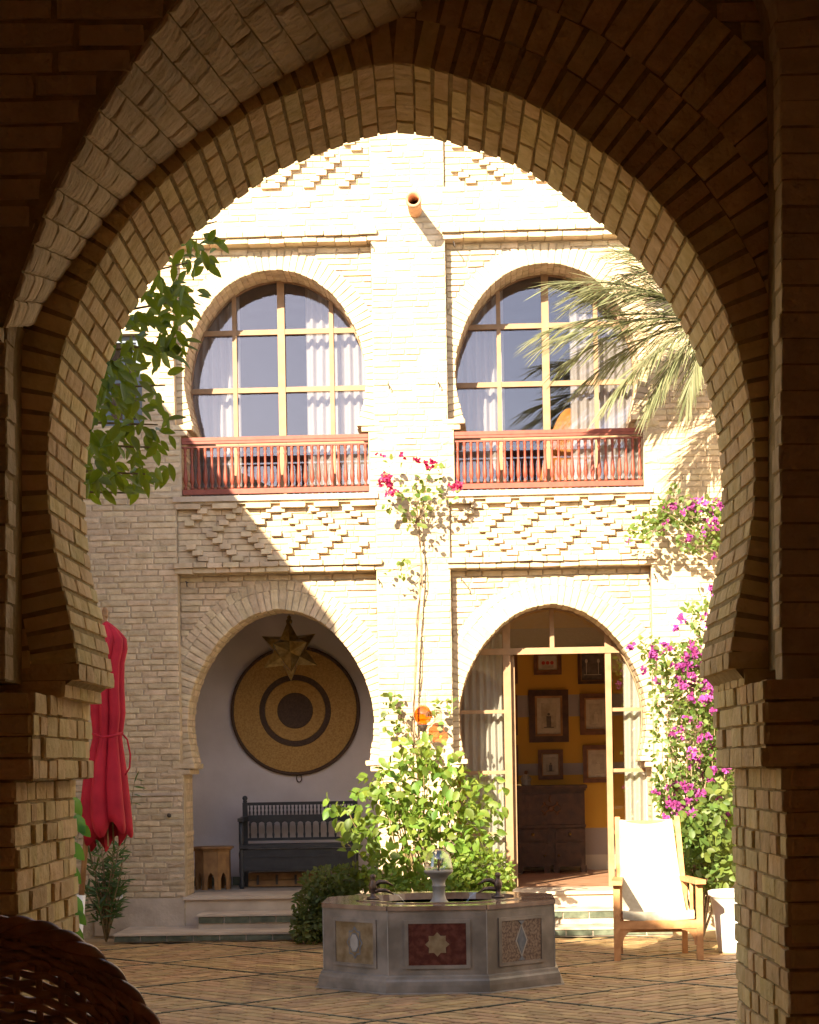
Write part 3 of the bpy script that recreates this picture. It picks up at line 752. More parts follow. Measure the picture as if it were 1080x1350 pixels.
# ------------------------------------------------------------------ near arcade
arch = thing('brick_archway', tuple(nw(0, 5.0, 0)), 'large shaded horseshoe brick archway framing the view into the courtyard', 'archway')
gal = thing('gallery_arch', tuple(nw(0, 4.2, 0)), 'outer whitish brick arch band curving round the upper left of the big archway', 'archway')
near_prof = [(0, 83), (20, 84.5), (42, 90), (77, 100), (120, 114), (167, 132), (207, 155), (247, 185), (300, 227), (338, 263), (373, 308), (407, 363), (432, 420), (450, 480), (461, 540), (466, 600), (465, 650), (460, 705), (451, 750), (441, 795), (434, 835), (430, 868)]
ND = 5.0; NT = .56; k5 = ND / FPX
def near():
    cx = NP(527.5, 600, ND)[0]
    h = [(d * k5, NP(527.5, v, ND)[1]) for d, v in near_prof]; h = smooth_poly(h, 2)
    out = [(cx - x, z) for x, z in reversed(h)] + [(cx + x, z) for x, z in h[1:]]
    zc = NP(527, 600, ND)[1]; ctr = (cx, zc); zi = out[0][1]
    zb = NP(530, 903, 4.75)[1]; zj = NP(530, 1021, 4.75)[1]
    hb = .855; hj = .902                                     # half widths of block and jamb
    bx = (NP(120, 960, ND + NT)[0] - 0, NP(943, 960, ND + NT)[0]); jx = (NP(101, 1120, ND + NT)[0], NP(968, 1120, ND + NT)[0])
    o2 = [(p[0], max(p[1], out[0][1] - .02)) for p in offset(out, .006, ctr)]
    core = MB(); X0, X1, ZT = -1.75, 1.75, 6.2
    for a, b in ((-4.0, -3.5), (3.6, 4.2)): core.prism([(a, -.05), (b, -.05), (b, 6.2), (a, 6.2)], ND + .012, ND + NT - .01, nw)
    for a, b in ((-3.5, -1.75), (1.75, 3.6)): core.prism([(a, 3.2), (b, 3.2), (b, 6.2), (a, 6.2)], ND + .012, ND + NT - .01, nw)  # lintels over unseen side openings, added to let light into the gallery
    core.prism([(X0, -.05), (jx[0] - .005, -.05), (jx[0] - .005, zj), (bx[0] - .005, zj), (bx[0] - .005, zb), (o2[0][0], zi - .03)] + o2 + [(o2[-1][0], zi - .03), (bx[1] + .005, zb), (bx[1] + .005, zj), (jx[1] + .005, zj), (jx[1] + .005, -.05), (X1, -.05), (X1, ZT), (X0, ZT)], ND + .012, ND + NT - .01, nw)
    # piers step forward below the spring line
    for sg, b, j in ((-1, bx[0], jx[0]), (1, bx[1], jx[1])):
        e = X0 if sg < 0 else X1
        for (a, z0, z1) in ((b + sg * .005, zj, zb - .01), (j + sg * .005, -.05, zj)):
            core.box((0, 0, 0), (0, 0, 0)) if False else core.prism([(min(a, e), z0), (max(a, e), z0), (max(a, e), z1), (min(a, e), z1)], 4.762, ND + .011, nw)
    core.build('wall', M_nmort, arch)
    bs = BrickSet(M_nbrick, 'brick')
    ring(bs, out, ctr, .0475, .115, ND, [[.225, .225, .11], [.11, .225, .225]], nw, joint=.013, pr=5, jit=.0012)
    # radial bricks on the near face, two rings of alternating length
    ring(bs, offset(out, .117, ctr), ctr, .055, .11, ND - .002, [[.1]], nw, joint=.012, pr=2, jit=.004)
    ring(bs, offset(out, .23, ctr), ctr, .060, .20, ND - .002, [[.1]], nw, joint=.012, pr=1, jit=.004)
    # corbel courses under the springing
    for sg, b in ((-1, bx[0]), (1, bx[1])):
        for q, (z, ins) in enumerate(((zi - .018, .035), (zi - .060, -.0), )):
            xe = (out[0][0] if sg < 0 else out[-1][0]) + sg * (-.004 if q == 0 else .032)
            xe = xe
            yy = ND - .0
            for n_ in range(5):
                c = nw(xe + sg * .11, yy + .056, z); yy += .112
                bs.add(c, nw(0, .104, 0), nw(sg * .22, 0, 0), Vector((0, 0, .040)), 4)
    # reveal bricks of block and jamb: headers side by side
    for sg, b, z0, z1 in ((-1, bx[0], zj, zb), (1, bx[1], zj, zb), (-1, jx[0], .75, zj), (1, jx[1], .75, zj)):
        n = max(1, round((z1 - z0) / .052)); hh = (z1 - z0) / n
        for i in range(n):
            z = z1 - (i + .5) * hh; y = 4.752
            while y < ND + NT - .02:
                L = random.choice((.075, .09, .11, .14, .2))
                if y + L > ND + NT - .05: L = ND + NT - y
                c = nw(b + sg * (.055 + ru(-.006, .006)), y + L / 2, z)
                bs.add(c, nw(0, L - .008, 0) , nw(sg * .115, 0, 0), Vector((0, 0, hh - .007 + ru(-.003, .004))), 3.5)
                y += L
    # horizontal courses on the faces
    z = .78
    while z < 3.65:
        H = .052
        for sg in (-1, 1):
            if z < zb - .02:
                e = (bx if z > zj else jx)[0 if sg < 0 else 1]
                iv = [(-1.45, e)] if sg < 0 else [(e, 1.45)]
                course(bs, iv, z, H, 4.75, .06, nw, lmin=.16, lmax=.26, jf=.003)
            else:
                oo = offset(out, .44, ctr); x = cross(oo, z)
                ee = x[0 if sg < 0 else 1] if x else (0 if z > 3 else oo[0 if sg < 0 else -1][0])
                iv = [(-1.45, ee)] if sg < 0 else [(ee, 1.45)]
                if abs(iv[0][1] - iv[0][0]) > .05: course(bs, iv, z, H, ND + .004, .05, nw, lmin=.16, lmax=.26, jf=.002, joint=.008)
        z += .052
    bs.flush(arch, 300, 'brick', 'brickwork')
    # outer order, nearer the camera
    D2, D1 = 4.9, 4.53
    px = [(20, 900), (20, 560), (19, 470), (22, 430), (38, 395), (70, 345), (116, 282), (175, 215), (250, 157), (345, 92), (430, 45), (520, 2), (620, -40), (730, -70), (840, -80), (940, -70), (1000, -30), (1016, 40), (1020, 200), (1020, 560), (1020, 900)]
    oo = [NP(u, v, D2) for u, v in px]; oo = smooth_poly(oo, 2)
    c2 = NP(520, 500, D2); oz = oo[0][1]
    oc = offset(oo, .005, c2)
    zsp = NP(22, 425, D2)[1]; xsp = NP(575, 0, D2)[0]; D1b = 4.80
    i0 = next(i for i, p in enumerate(oc) if p[1] > zsp); i1 = next(i for i, p in enumerate(oc) if p[0] > xsp)
    D1 = 4.15
    npx = [(4, 432), (30, 352), (62, 268), (104, 186), (150, 112), (196, 48), (240, -12), (300, -75), (380, -130), (470, -170)]
    A = resample(smooth_poly([NP(u, v, D1) for u, v in npx], 2), .061); B = oo[i0:i1]
    LB = [0]
    for p, q in zip(B, B[1:]): LB.append(LB[-1] + math.dist(p, q))
    nA = len(A); B2 = []
    for i in range(nA):
        t = LB[-1] * i / (nA - 1); j = max(0, min(len(B) - 2, next((k for k in range(len(LB) - 1) if LB[k + 1] >= t), len(B) - 2)))
        f = (t - LB[j]) / (LB[j + 1] - LB[j]); B2.append((B[j][0] + (B[j + 1][0] - B[j][0]) * f, B[j][1] + (B[j + 1][1] - B[j][1]) * f))
    D2b = ND + .005
    core = MB(); zt_ = 4.4
    front = [(X0 - 2, A[0][1])] + A + [(A[-1][0], zt_), (X0 - 2, zt_)]
    n_ = len(front); core.add([nw(x, D1, z) for x, z in front], [tuple(range(n_))])
    core.add([nw(x, D1, z) for x, z in A] + [nw(x, D2b, z) for x, z in B2], [(i, i + 1, i + 1 + nA, i + nA) for i in range(nA - 1)])
    core.add([nw(X0 - 2, D1, A[0][1]), nw(A[0][0], D1, A[0][1]), nw(B2[0][0], D2b, B2[0][1]), nw(X0 - 2, D2b, B2[0][1])], [(0, 1, 2, 3)])
    core.add([nw(A[-1][0], D1, A[-1][1]), nw(B2[-1][0], D2b, B2[-1][1]), nw(B2[-1][0], D2b, zt_), nw(A[-1][0], D1, zt_)], [(0, 1, 2, 3)])
    core.prism([(X0, oz), (oc[0][0], oz)] + oc[1:i0] + [(oc[i0][0] - .002, zsp - .002), (X0, zsp - .002)], D1b + .01, ND + .011, nw)
    core.prism([(oc[i1 - 1][0] + .002, 4.4)] + [(oc[i1 - 1][0] + .002, oc[i1][1])] + oc[i1:-1] + [(oc[-1][0], oz), (X1, oz), (X1, 4.4)], D1b + .01, ND + .011, nw)
    core.build('wall', M_nmort, gal)
    bs = BrickSet(M_rough, 'brick')
    for i in range(nA - 1):
        pa = (nw(A[i][0], D1, A[i][1]) + nw(A[i + 1][0], D1, A[i + 1][1])) / 2; pb = (nw(B2[i][0], D2b, B2[i][1]) + nw(B2[i + 1][0], D2b, B2[i + 1][1])) / 2
        tg = ((nw(A[i + 1][0], D1, A[i + 1][1]) - nw(A[i][0], D1, A[i][1])) + (nw(B2[i + 1][0], D2b, B2[i + 1][1]) - nw(B2[i][0], D2b, B2[i][1]))) / 2
        ac = pb - pa; Lc = ac.length; acn = ac.normalized(); nn = acn.cross(tg).normalized()
        if nn.dot(nw(c2[0], 4.5, c2[1]) - pa) > 0: nn = -nn
        q = 0; cuts = (.24, .22, .24, .2) if i % 2 else (.12, .24, .21, .25)
        cA, cB, cC, cD = nw(A[i][0], D1, A[i][1]), nw(B2[i][0], D2b, B2[i][1]), nw(B2[i + 1][0], D2b, B2[i + 1][1]), nw(A[i + 1][0], D1, A[i + 1][1])
        def bl(t, r): return cA.lerp(cB, t).lerp(cD.lerp(cC, t), r)
        for L in cuts:
            if q >= Lc - .04: break
            L = min(L, Lc - q) if q + L < Lc - .07 else Lc - q
            t0, t1 = (q + .004) / Lc, (q + L - .004) / Lc; h = .009 + ru(-.0015, .002); e = .007
            vs = []
            for (hh, ei, er) in ((-.01, 0, 0), (h * .6, 0, 0), (h, e / Lc, .14)):
                for (t, r) in ((t0 + ei, .035 + er), ((t0 + t1) / 2, .03 + er), (t1 - ei, .035 + er), (t1 - ei, .5), (t1 - ei, .965 - er), ((t0 + t1) / 2, .97 - er), (t0 + ei, .965 - er), (t0 + ei, .5)):
                    vs.append(bl(t + ru(-.004, .004), r + ru(-.025, .025)) - nn * (hh + (ru(-.001, .002) if hh == h else 0)))
            vs.append(bl((t0 + t1) / 2, .5) - nn * (h + ru(0, .003)))
            fs = [(r * 8 + k, r * 8 + (k + 1) % 8, (r + 1) * 8 + (k + 1) % 8, (r + 1) * 8 + k) for r in range(2) for k in range(8)] + [(16 + k, 16 + (k + 1) % 8, 24) for k in range(8)]
            mesh_obj('brick', vs, fs, M_rough, gal)
            q += L
    ring(bs, oo[:i0], c2, .062, .12, D1b + .003, [[.10]], nw, joint=.006, pr=5, jit=.004)
    ring(bs, oo[i1:], c2, .062, .12, D1b + .003, [[.10]], nw, joint=.006, pr=5, jit=.004)
    for q in range(3):
        bs.add(nw(oo[i0][0] - .11 + .008 * q, D1 + .30 + .03 * q, zsp + .005 - .043 * q), nw(.20, 0, 0), nw(0, .50 - .10 * q, 0), Vector((0, 0, .037)), 5)
    z = oz + .03
    while z < 3.6:
        deep = z > zsp
        x = cross(offset(oo, .12, c2), z); rx = (x[1] if x else xsp + .01)
        if deep:
            xa = [p[0] for p, q in zip(A, A[1:]) if (p[1] - z) * (q[1] - z) <= 0]
            course(bs, [(-1.4, (xa[0] if xa else A[-1][0]) - .005)], z, .052, D1 - .006, .05, nw, lmin=.16, lmax=.26, jf=.002, joint=.008)
        elif x: course(bs, [(-1.4, x[0])], z, .052, D1b - .002, .05, nw, lmin=.16, lmax=.26, jf=.003)
        course(bs, [i for i in [(rx, 1.4)] if i[1] - i[0] > .05], z, .052, D1b - .002, .05, nw, lmin=.16, lmax=.26, jf=.003)
        z += .052
    bs.flush(gal, 300, 'brick', 'brickwork')
near()
def gallery():
    # the gallery the photograph is taken from: floor, ceiling, walls, and the building above it
    m = MB(); m.prism([(-4, -.05), (4.2, -.05), (4.2, .45), (-4, .45)], -1.6, 4.74, nw); m.build('floor', M_rfloor, kind='structure')
    m = MB(); m.prism([(-4, 4.41), (4.2, 4.41), (4.2, 4.6), (-4, 4.6)], -1.6, 5.0, nw); m.build('ceiling', M_gallery, kind='structure')
    for a in ([(-4.3, -.05), (-4.01, -.05), (-4.01, 6.2), (-4.3, 6.2)], [(4.21, -.05), (4.5, -.05), (4.5, 6.2), (4.21, 6.2)]):
        m = MB(); m.prism(a, -1.6, 5.0, nw); m.build('wall', M_gallery, kind='structure')
    m = MB(); m.prism([(-4.3, -.05), (4.5, -.05), (4.5, 6.2), (-4.3, 6.2)], -1.9, -1.61, nw); m.build('wall', M_gallery, kind='structure')
    gb = thing('gallery_house', (0, 1, 6.2), 'house above the shaded gallery whose roof shades the courtyard floor', 'house')
    m = MB(); m.prism([(-9, 9.3), (-9, 6.2), (4.5, 6.2), (4.5, 6.3), (-2.87, 6.3)], -2.8, ND + NT, nw); m.build('roof', M_brick, gb)
    m = MB(); m.prism([(-9, -.05), (-4.31, -.05), (-4.31, 6.19), (-9, 6.19)], -2.8, ND + NT, nw); m.build('wall', M_brick, gb)
gallery()

# ================================================================== objects
# ------------------------------------------------------------------ fountain
def fountain():
    cx, cy = P(580, 1250, 15.35).x, 15.35; ap = .85
    t = thing('octagonal_fountain', (cx, cy, 0), 'grey octagonal marble fountain with inlaid star and diamond panels in the courtyard', 'fountain')
    def oct_(a, z): r = a / math.cos(math.pi / 8); return [Vector((cx + r * math.cos(math.pi / 8 + k * math.pi / 4), cy + r * math.sin(math.pi / 8 + k * math.pi / 4), z)) for k in range(8)]
    def loft(levels, closed=False):
        m = MB(); vs = [v for a, z in levels for v in oct_(a, z)]; fs = []
        for i in range(len(levels) - 1):
            for k in range(8): fs.append((i * 8 + k, i * 8 + (k + 1) % 8, (i + 1) * 8 + (k + 1) % 8, (i + 1) * 8 + k))
        return m.add(vs, fs)
    loft([(ap - .002, 0), (ap + .036, .001), (ap + .036, .055), (ap + .032, .085), (ap + .022, .100), (ap + .018, .118), (ap - .006, .128)]).build('plinth', M_grey, t)
    loft([(ap - .004, .115), (ap - .004, .585)]).build('body', M_grey, t)
    loft([(.915, .0), (.91, .006), (.80, .008)]).build('base_slab', M_grey, t)
    # rim: eight slabs
    o0, o1 = oct_(ap + .006, 0), oct_(.60, 0)
    for k in range(8):
        a, b = o0[k], o0[(k + 1) % 8]; c, d = o1[(k + 1) % 8], o1[k]; m = MB()
        for s0, s1, mm in ((0.006, .994, 0),):
            f = lambda p, q, s: p + (q - p) * s
            pts = [f(a, b, s0), f(a, b, s1), f(d, c, s1), f(d, c, s0)]
            z0, z1 = .586, .618
            m.hexa([p + Vector((0, 0, z1)) for p in pts] + [p + Vector((0, 0, z0)) for p in pts])
        m.build('rim_slab', M_rim, t)
    # scalloped inner basin edge
    m = MB(); n = 64; pr = []
    for i in range(n):
        a = 2 * math.pi * i / n; r = .555 + .035 * abs(math.sin(a * 4)); pr.append((r * math.cos(a), r * math.sin(a)))
    vs = []
    for (z, s_in) in ((.6, 1.08), (.626, 1.08), (.626, 1.0), (.45, .95)):
        vs += [Vector((cx + x * s_in, cy + y * s_in, z)) for x, y in pr]
    fs = [(i * n + k, i * n + (k + 1) % n, (i + 1) * n + (k + 1) % n, (i + 1) * n + k) for i in range(3) for k in range(n)]
    m.add(vs, fs); m.build('basin', M_rim, t)
    m = MB(); m.lathe([(.0, 0), (.62, 0)], (cx, cy, .575), 48); m.build('water', M_water, t)
    # face panels
    def star(n_, r0, r1, rot=0): return [((r0 if i % 2 == 0 else r1) * math.cos(rot + math.pi * i / n_), (r0 if i % 2 == 0 else r1) * math.sin(rot + math.pi * i / n_)) for i in range(2 * n_)]
    for k in range(8):
        th = k * math.pi / 4 - math.pi / 2; n = Vector((math.cos(th), math.sin(th), 0)); tx = Vector((-math.sin(th), math.cos(th), 0))
        c0 = Vector((cx, cy, .345)) + n * (ap - .004); up = Vector((0, 0, 1)); hw, hh = .205, .148
        def wp(x, y, z, c0=c0, tx=tx, n=n): return c0 + tx * x - n * y + up * z
        fr = MB()
        for (x0, x1, z0, z1) in ((-hw - .03, hw + .03, hh, hh + .025), (-hw - .03, hw + .03, -hh - .025, -hh), (-hw - .03, -hw, -hh, hh), (hw, hw + .03, -hh, hh)):
            fr.hexa([wp(x0, -.010, z0), wp(x1, -.010, z0), wp(x1, -.010, z1), wp(x0, -.010, z1), wp(x0 , .002, z0), wp(x1, .002, z0), wp(x1, .002, z1), wp(x0, .002, z1)])
        f = fr.build('panel_frame', M_grey, t)
        kind = {0: 0, 1: 1, 7: 2}.get(k, k % 3)
        pm = (M_redm, M_pinkm, M_yelm)[kind]
        p = MB(); p.prism([(-hw, -hh), (hw, -hh), (hw, hh), (-hw, hh)], -.003, .001, wp); p.build('panel', pm, f)
        def inl(poly, m_, y=-.006, nm='inlay'):
            q = MB(); q.prism(poly, y, -.0031, wp); q.build(nm, m_, f)
        if kind == 0:
            inl(star(8, .086, .064, math.pi / 8 * 0 + math.pi / 2), M_yelm)
        elif kind == 1:
            inl([(0, -.125), (.062, 0), (0, .125), (-.062, 0)], M_palem, -.0055); inl([(0, -.100), (.048, 0), (0, .100), (-.048, 0)], M_bluem, -.008)
            for sg in (-1, 1):
                inl([(-.032, sg * .142), (.032, sg * .142), (0, sg * .112)], M_bluem, -.0085)
        else:
            el = [(.085 * (1 if i % 2 == 0 else .78) * math.cos(math.pi * i / 8), .118 * (1 if i % 2 == 0 else .80) * math.sin(math.pi * i / 8)) for i in range(16)]
            inl(el, M_bluem, -.0055); e2 = [(x * .84, z * .86) for x, z in el]; inl(e2, M_yelm, -.0075)
            inl([(.052 * math.cos(a), .074 * math.sin(a)) for a in [2 * math.pi * i / 8 + .39 for i in range(8)]], M_bluem, -.009); inl([(.043 * math.cos(a), .064 * math.sin(a)) for a in [2 * math.pi * i / 8 + .39 for i in range(8)]], M_palem, -.011)
    # thin pale corner joints
    for p in oct_(ap - .003, 0):
        m = MB(); m.bar(p + Vector((0, 0, .13)), p + Vector((0, 0, .585)), .006); m.build('corner_joint', M_palem, t)
    ped = MB(); ped.lathe([(.075, .50), (.075, .585), (.055, .61), (.047, .64), (.047, .70), (.052, .705), (.052, .715), (.047, .72), (.05, .75), (.075, .785), (.108, .812), (.112, .826), (.098, .828), (.085, .818), (.0, .812)], (cx, cy, 0), 20)
    pd = ped.build('pedestal_bowl', M_palem, t, True)
    nz = MB(); nz.lathe([(.008, .81), (.008, .985), (.0, .99)], (cx, cy, 0), 8); nz.build('nozzle', M_bronze, pd)
    b = MB(); b.lathe([(.012, .985), (.05, .982), (.082, .955), (.098, .91), (.104, .86), (.106, .822)], (cx, cy, 0), 24); b.build('water_bell', M_clear, t, True)
    for sg, u in ((-1, 492), (1, 657)):
        q = P(u, 1185, cy - .05); x = q.x; y = cy - .05; d = Vector((-sg, .05, 0)).normalized()
        m = MB(); m.lathe([(.05, .616), (.045, .635), (.022, .645), (.018, .67), (.030, .70), (.032, .73), (.02, .755), (.016, .77), (.024, .785), (.022, .803), (.0, .81)], (x, y, 0), 12)
        for z0, z1 in ((.715, .735), (.678, .672)):
            a = Vector((x, y, z0)); m.tube([a, a + d * .05 + Vector((0, 0, z1 - z0 + .015)), a + d * .10 + Vector((0, 0, z1 - z0 + .012)), a + d * .155 + Vector((0, 0, z1 - z0 - .018))], [.017, .018, .014, .004], 8)
        m.build('bronze_spout', M_bronze, t, True)
        w = MB(); a = Vector((x, y, .66)) + d * .15
        w.tube([a + d * (.012 * i) + Vector((0, 0, -.0014 * i * i)) for i in range(8)], .003, 6); w.build('water_jet', M_clear, t)
fountain()

# ------------------------------------------------------------------ deck chair and pot
def deck_chair():
    yf, yb = 16.72, 17.32
    xc = P(868, 1220, yf).x
    t = thing('deck_chair', (xc, 17.0, 0), 'teak deck chair with cream canvas sling standing in the sun by the garden door', 'chair')
    for sg in (-1, 1):
        xf = xc + sg * .335; xb = xc + sg * .272
        m = MB(); m.bar((xf, yf, 0), (xf - sg * .0, yf, .615), .052, .05, (0, 1, 0)); m.build('leg', M_teak, t)
        m = MB(); m.bar((xb, yb, 0), (xb, yb - .03, .615), .045, .05, (0, 1, 0)); m.build('leg', M_teak, t)
        m = MB(); a = Vector((xf + sg * .005, yf - .09, .635)); b = Vector((xb, yb + .1, .628)); m.bar(a, b, .085, .036)
        m.build('armrest', M_teak, t)
        m = MB(); m.bar((xf - sg * .02, yf + .026, .305), (xb, yb - .03, .29), .03, .07); m.build('side_rail', M_teak, t)
        m = MB(); m.bar((xf - sg * .045, yf + .18, .33), (xf - sg * .045, yf + .18, .617), .026, .02, (0, 1, 0)); m.build('arm_support', M_teak, t)
        m = MB(); m.bar((xc + sg * .272, yb - .16, .28), (xc + sg * .255, yb + .36, 1.135), .044, .045, (0, 1, 0)); m.build('back_post', M_teak, t)
        # curved bracket
        br = MB(); x0 = xf - sg * .026; pts = [(0, .255), (0, .12)] + [(.015 + .105 * (1 - math.cos(a)), .12 + .125 * math.sin(a)) for a in [i * math.pi / 2 / 6 for i in range(7)]] + [(.12, .255)]
        br.prism([(x0 - sg * px_, pz) for px_, pz in pts], yf - .012, yf + .012); br.build('bracket', M_teak, t)
    m = MB(); m.bar((xc - .31, yf, .29), (xc + .31, yf, .29), .04, .07); m.build('front_rail', M_teak, t)
    m = MB(); m.bar((xc - .27, yb, .20), (xc + .27, yb, .20), .03, .04); m.build('rear_stretcher', M_teak, t)
    m = MB(); m.bar((xc - .25, yb + .345, 1.085), (xc + .25, yb + .345, 1.085), .035, .05); m.build('top_rail', M_teak, t)
    # sling
    prof = [(yf - .035, .335), (yf - .045, .385), (yf - .02, .408), (yf + .10, .395), (yf + .26, .345), (yf + .36, .34), (yf + .44, .40), (yf + .56, .56), (yf + .70, .76), (yf + .82, .95), (yf + .905, 1.09), (yf + .925, 1.122), (yf + .955, 1.125), (yf + .985, 1.09)]
    hw = [.29, .29, .29, .288, .285, .28, .272, .258, .245, .235, .228, .226, .226, .226]
    vs = []; fs = []; nx = 10
    for (y, z), w in zip(prof, hw):
        for i in range(nx + 1):
            s = i / nx * 2 - 1; vs.append(Vector((xc - .015 * (y - yf) + s * w, y + .018 * (1 - s * s), z - .016 * (1 - s * s))))
    for j in range(len(prof) - 1):
        for i in range(nx): a = j * (nx + 1) + i; fs.append((a, a + 1, a + nx + 2, a + nx + 1))
    mesh_obj('canvas_sling', vs, fs, M_canvas, t, True)
    px = P(972, 1262, 17.3)
    pt = thing('planter', (px.x, 17.3, 0), 'large white tapered pot on the paving to the right of the deck chair', 'pot')
    m = MB(); m.lathe([(.145, 0), (.155, .02), (.185, .25), (.215, .47), (.232, .475), (.236, .52), (.222, .525), (.20, .47), (0, .46)], (px.x, 17.3, 0), 28); m.build('pot', M_pot, pt, True)
    m = MB(); m.lathe([(.205, 0), (.0, .015)], (px.x, 17.3, .475), 20); m.build('soil', M_soil, pt)
deck_chair()

# ------------------------------------------------------------------ parasol
def parasol():
    Y = 15.0
    a = P(138.5, 806, Y); b = P(104, 1232, Y); d = (b - a).normalized(); L = a.z / (-d.z); foot = a + d * L
    t = thing('closed_parasol', (foot.x, foot.y, 0), 'closed red canvas parasol leaning on a wooden pole left of the brick arch', 'parasol')
    m = MB(); m.tube([a, foot + Vector((0, 0, .05))], .021, 12); m.build('pole', M_wood, t, True)
    m = MB(); m.lathe([(.0, .035), (.012, .03), (.02, .012), (.022, 0), (.016, -.015), (.024, -.03), (.018, -.05)], a, 12); m.build('finial', M_wood, t, True)
    s0 = P(107, 1180, Y); m = MB(); m.tube([s0, foot + Vector((0, 0, .04))], .034, 14); m.build('sleeve', M_white, t, True)
    m = MB(); m.lathe([(.30, 0), (.30, .05), (.26, .08), (.06, .10), (.045, .16)], (foot.x, foot.y, 0), 24); m.build('base', M_grey, t)
    tab = [(819, 136.5, 141), (824, 134, 148), (832, 132, 157), (843, 128, 166), (856, 124, 167), (875, 121, 163), (905, 118, 163), (940, 119, 165), (960, 121, 163), (972, 122, 161), (990, 117, 164), (1020, 109, 169), (1050, 105, 173), (1080, 106, 176), (1098, 110, 177)]
    n = 112; vs = []; fs = []
    for i, (v, ul, ur) in enumerate(tab):
        c = P((ul + ur) / 2, v, Y); w = (ur - ul) / 2 * Y / FPX; tt = i / (len(tab) - 1)
        for k in range(n):
            th = 2 * math.pi * k / n; ph = 6 * th + .8 * math.sin(3.1 * tt + th) + 1.2
            fold = (abs(math.sin(ph / 2)) ** .8); amp = .08 + .40 * min(1, tt * 2.2)
            r = 1 - amp * (1 - fold); rr = r * (1 + .05 * math.sin(2 * th + 5 * tt))
            dz = 0
            if tt > .8: dz = -(tt - .8) * 5 * (.07 * math.sin(th + 5.6) + .05 * math.sin(7 * th + 1) + .03)
            vs.append(c + Vector((w * rr * math.cos(th), w * .85 * rr * math.sin(th), dz)))
    for i in range(len(tab) - 1):
        for k in range(n): fs.append((i * n + k, i * n + (k + 1) % n, (i + 1) * n + (k + 1) % n, (i + 1) * n + k))
    cn = mesh_obj('canopy', vs, fs, M_red, t, True)
    sm = cn.modifiers.new('thickness', 'SOLIDIFY'); sm.thickness = .003
    # hanging tie and a loose fold
    m = MB(); m.tube([P(160, 966, Y - .1), P(168, 975, Y - .1), P(172, 995, Y - .1), P(171, 1012, Y - .1), P(165, 1022, Y - .1)], .007, 6); m.build('tie', M_red, t, True)
    m = MB(); m.tube([P(121, 967, Y - .14), P(135, 972, Y - .2), P(150, 970, Y - .2), P(162, 966, Y - .12)], .010, 6); m.build('tie', M_red, t, True)
    for i, (u0, v0, u1, v1) in enumerate(((131, 1050, 122, 1108), (140, 1050, 143, 1116), (147, 1052, 150, 1112), (136, 1050, 133, 1104))):
        m = MB(); m.bar(P(u0, v0, Y + .02 * i), P(u1, v1, Y - .05 + .05 * i), .012); m.build('rib', M_wood, t)
    m = MB(); h = P(128, 1052, Y); m.lathe([(.03, -.04), (.045, -.03), (.045, .03), (.03, .04)], h, 12); m.build('runner', M_iron, t)
parasol()

# ------------------------------------------------------------------ wicker chair in the foreground
def wicker():
    X, Y = -.80, 3.62; zf = .45
    t = thing('wicker_chair', (X, Y, zf), 'dark brown woven wicker chair back in the shaded foreground at lower left', 'chair')
    def pt(th, s, off=0):
        """th 0 = middle of the back (towards the camera); s = 0 rim .. 1 seat"""
        top = 1.352 - .30 * abs(math.sin(th * .92)) ** 2.6; bot = zf + .40
        z = top + (bot - top) * s; k = 1 - .10 * s
        return Vector((X + (.272 + off) * k * math.sin(th), Y - (.27 + off) * k * math.cos(th) + .05 * (1 - s) * -.6, z))
    T = 1.5
    m = MB()
    for s in range(3):
        pts = []; N = 150
        for i in range(N + 1):
            th = -T + 2 * T * i / N; c = pt(th, 0); n = Vector((math.sin(th), -math.cos(th), 0)); a = i * .27 + s * 2 * math.pi / 3
            pts.append(c + n * .009 * math.cos(a) + Vector((0, 0, .009 * math.sin(a))))
        m = MB(); m.tube(pts, .0105, 8); m.build('rim_cane', M_wick, t, True)
    ribs = 22
    for i in range(ribs + 1):
        th = -T + 2 * T * i / ribs; m = MB(); m.tube([pt(th, s / 6) for s in range(7)], .0062, 6); m.build('rib', M_wick, t, True)
    z = 0; rows = []
    s_ = .02
    while s_ < 1: rows.append(s_); s_ += .018 if s_ < .12 else (.024 if len(rows) % 2 else .031)
    for r, s_ in enumerate(rows):
        N = ribs * 6; pts = []
        for i in range(N + 1):
            th = -T + 2 * T * i / N; ph = math.pi * i / 6 + (r % 2) * math.pi
            p = pt(th, s_, .0075 * math.sin(ph + math.pi / 2)); p.z += .0025 * math.sin(i * .7 + r * 2.1); pts.append(p)
        m = MB(); m.tube(pts, .0068 + ru(-.0007, .001), 6); m.build('weaver', M_wick, t, True)
    m = MB(); m.lathe([(.0, .03), (.2, .035), (.255, .02), (.262, 0), (.25, -.03), (0, -.03)], (X, Y, zf + .40), 28); m.build('seat', M_wick, t, True)
    for a in (.8, 2.35, 3.93, 5.5):
        m = MB(); m.tube([(X + .22 * math.cos(a), Y + .22 * math.sin(a), zf + .39), (X + .25 * math.cos(a), Y + .25 * math.sin(a), zf)], .018, 8); m.build('leg', M_wick, t, True)
wicker()

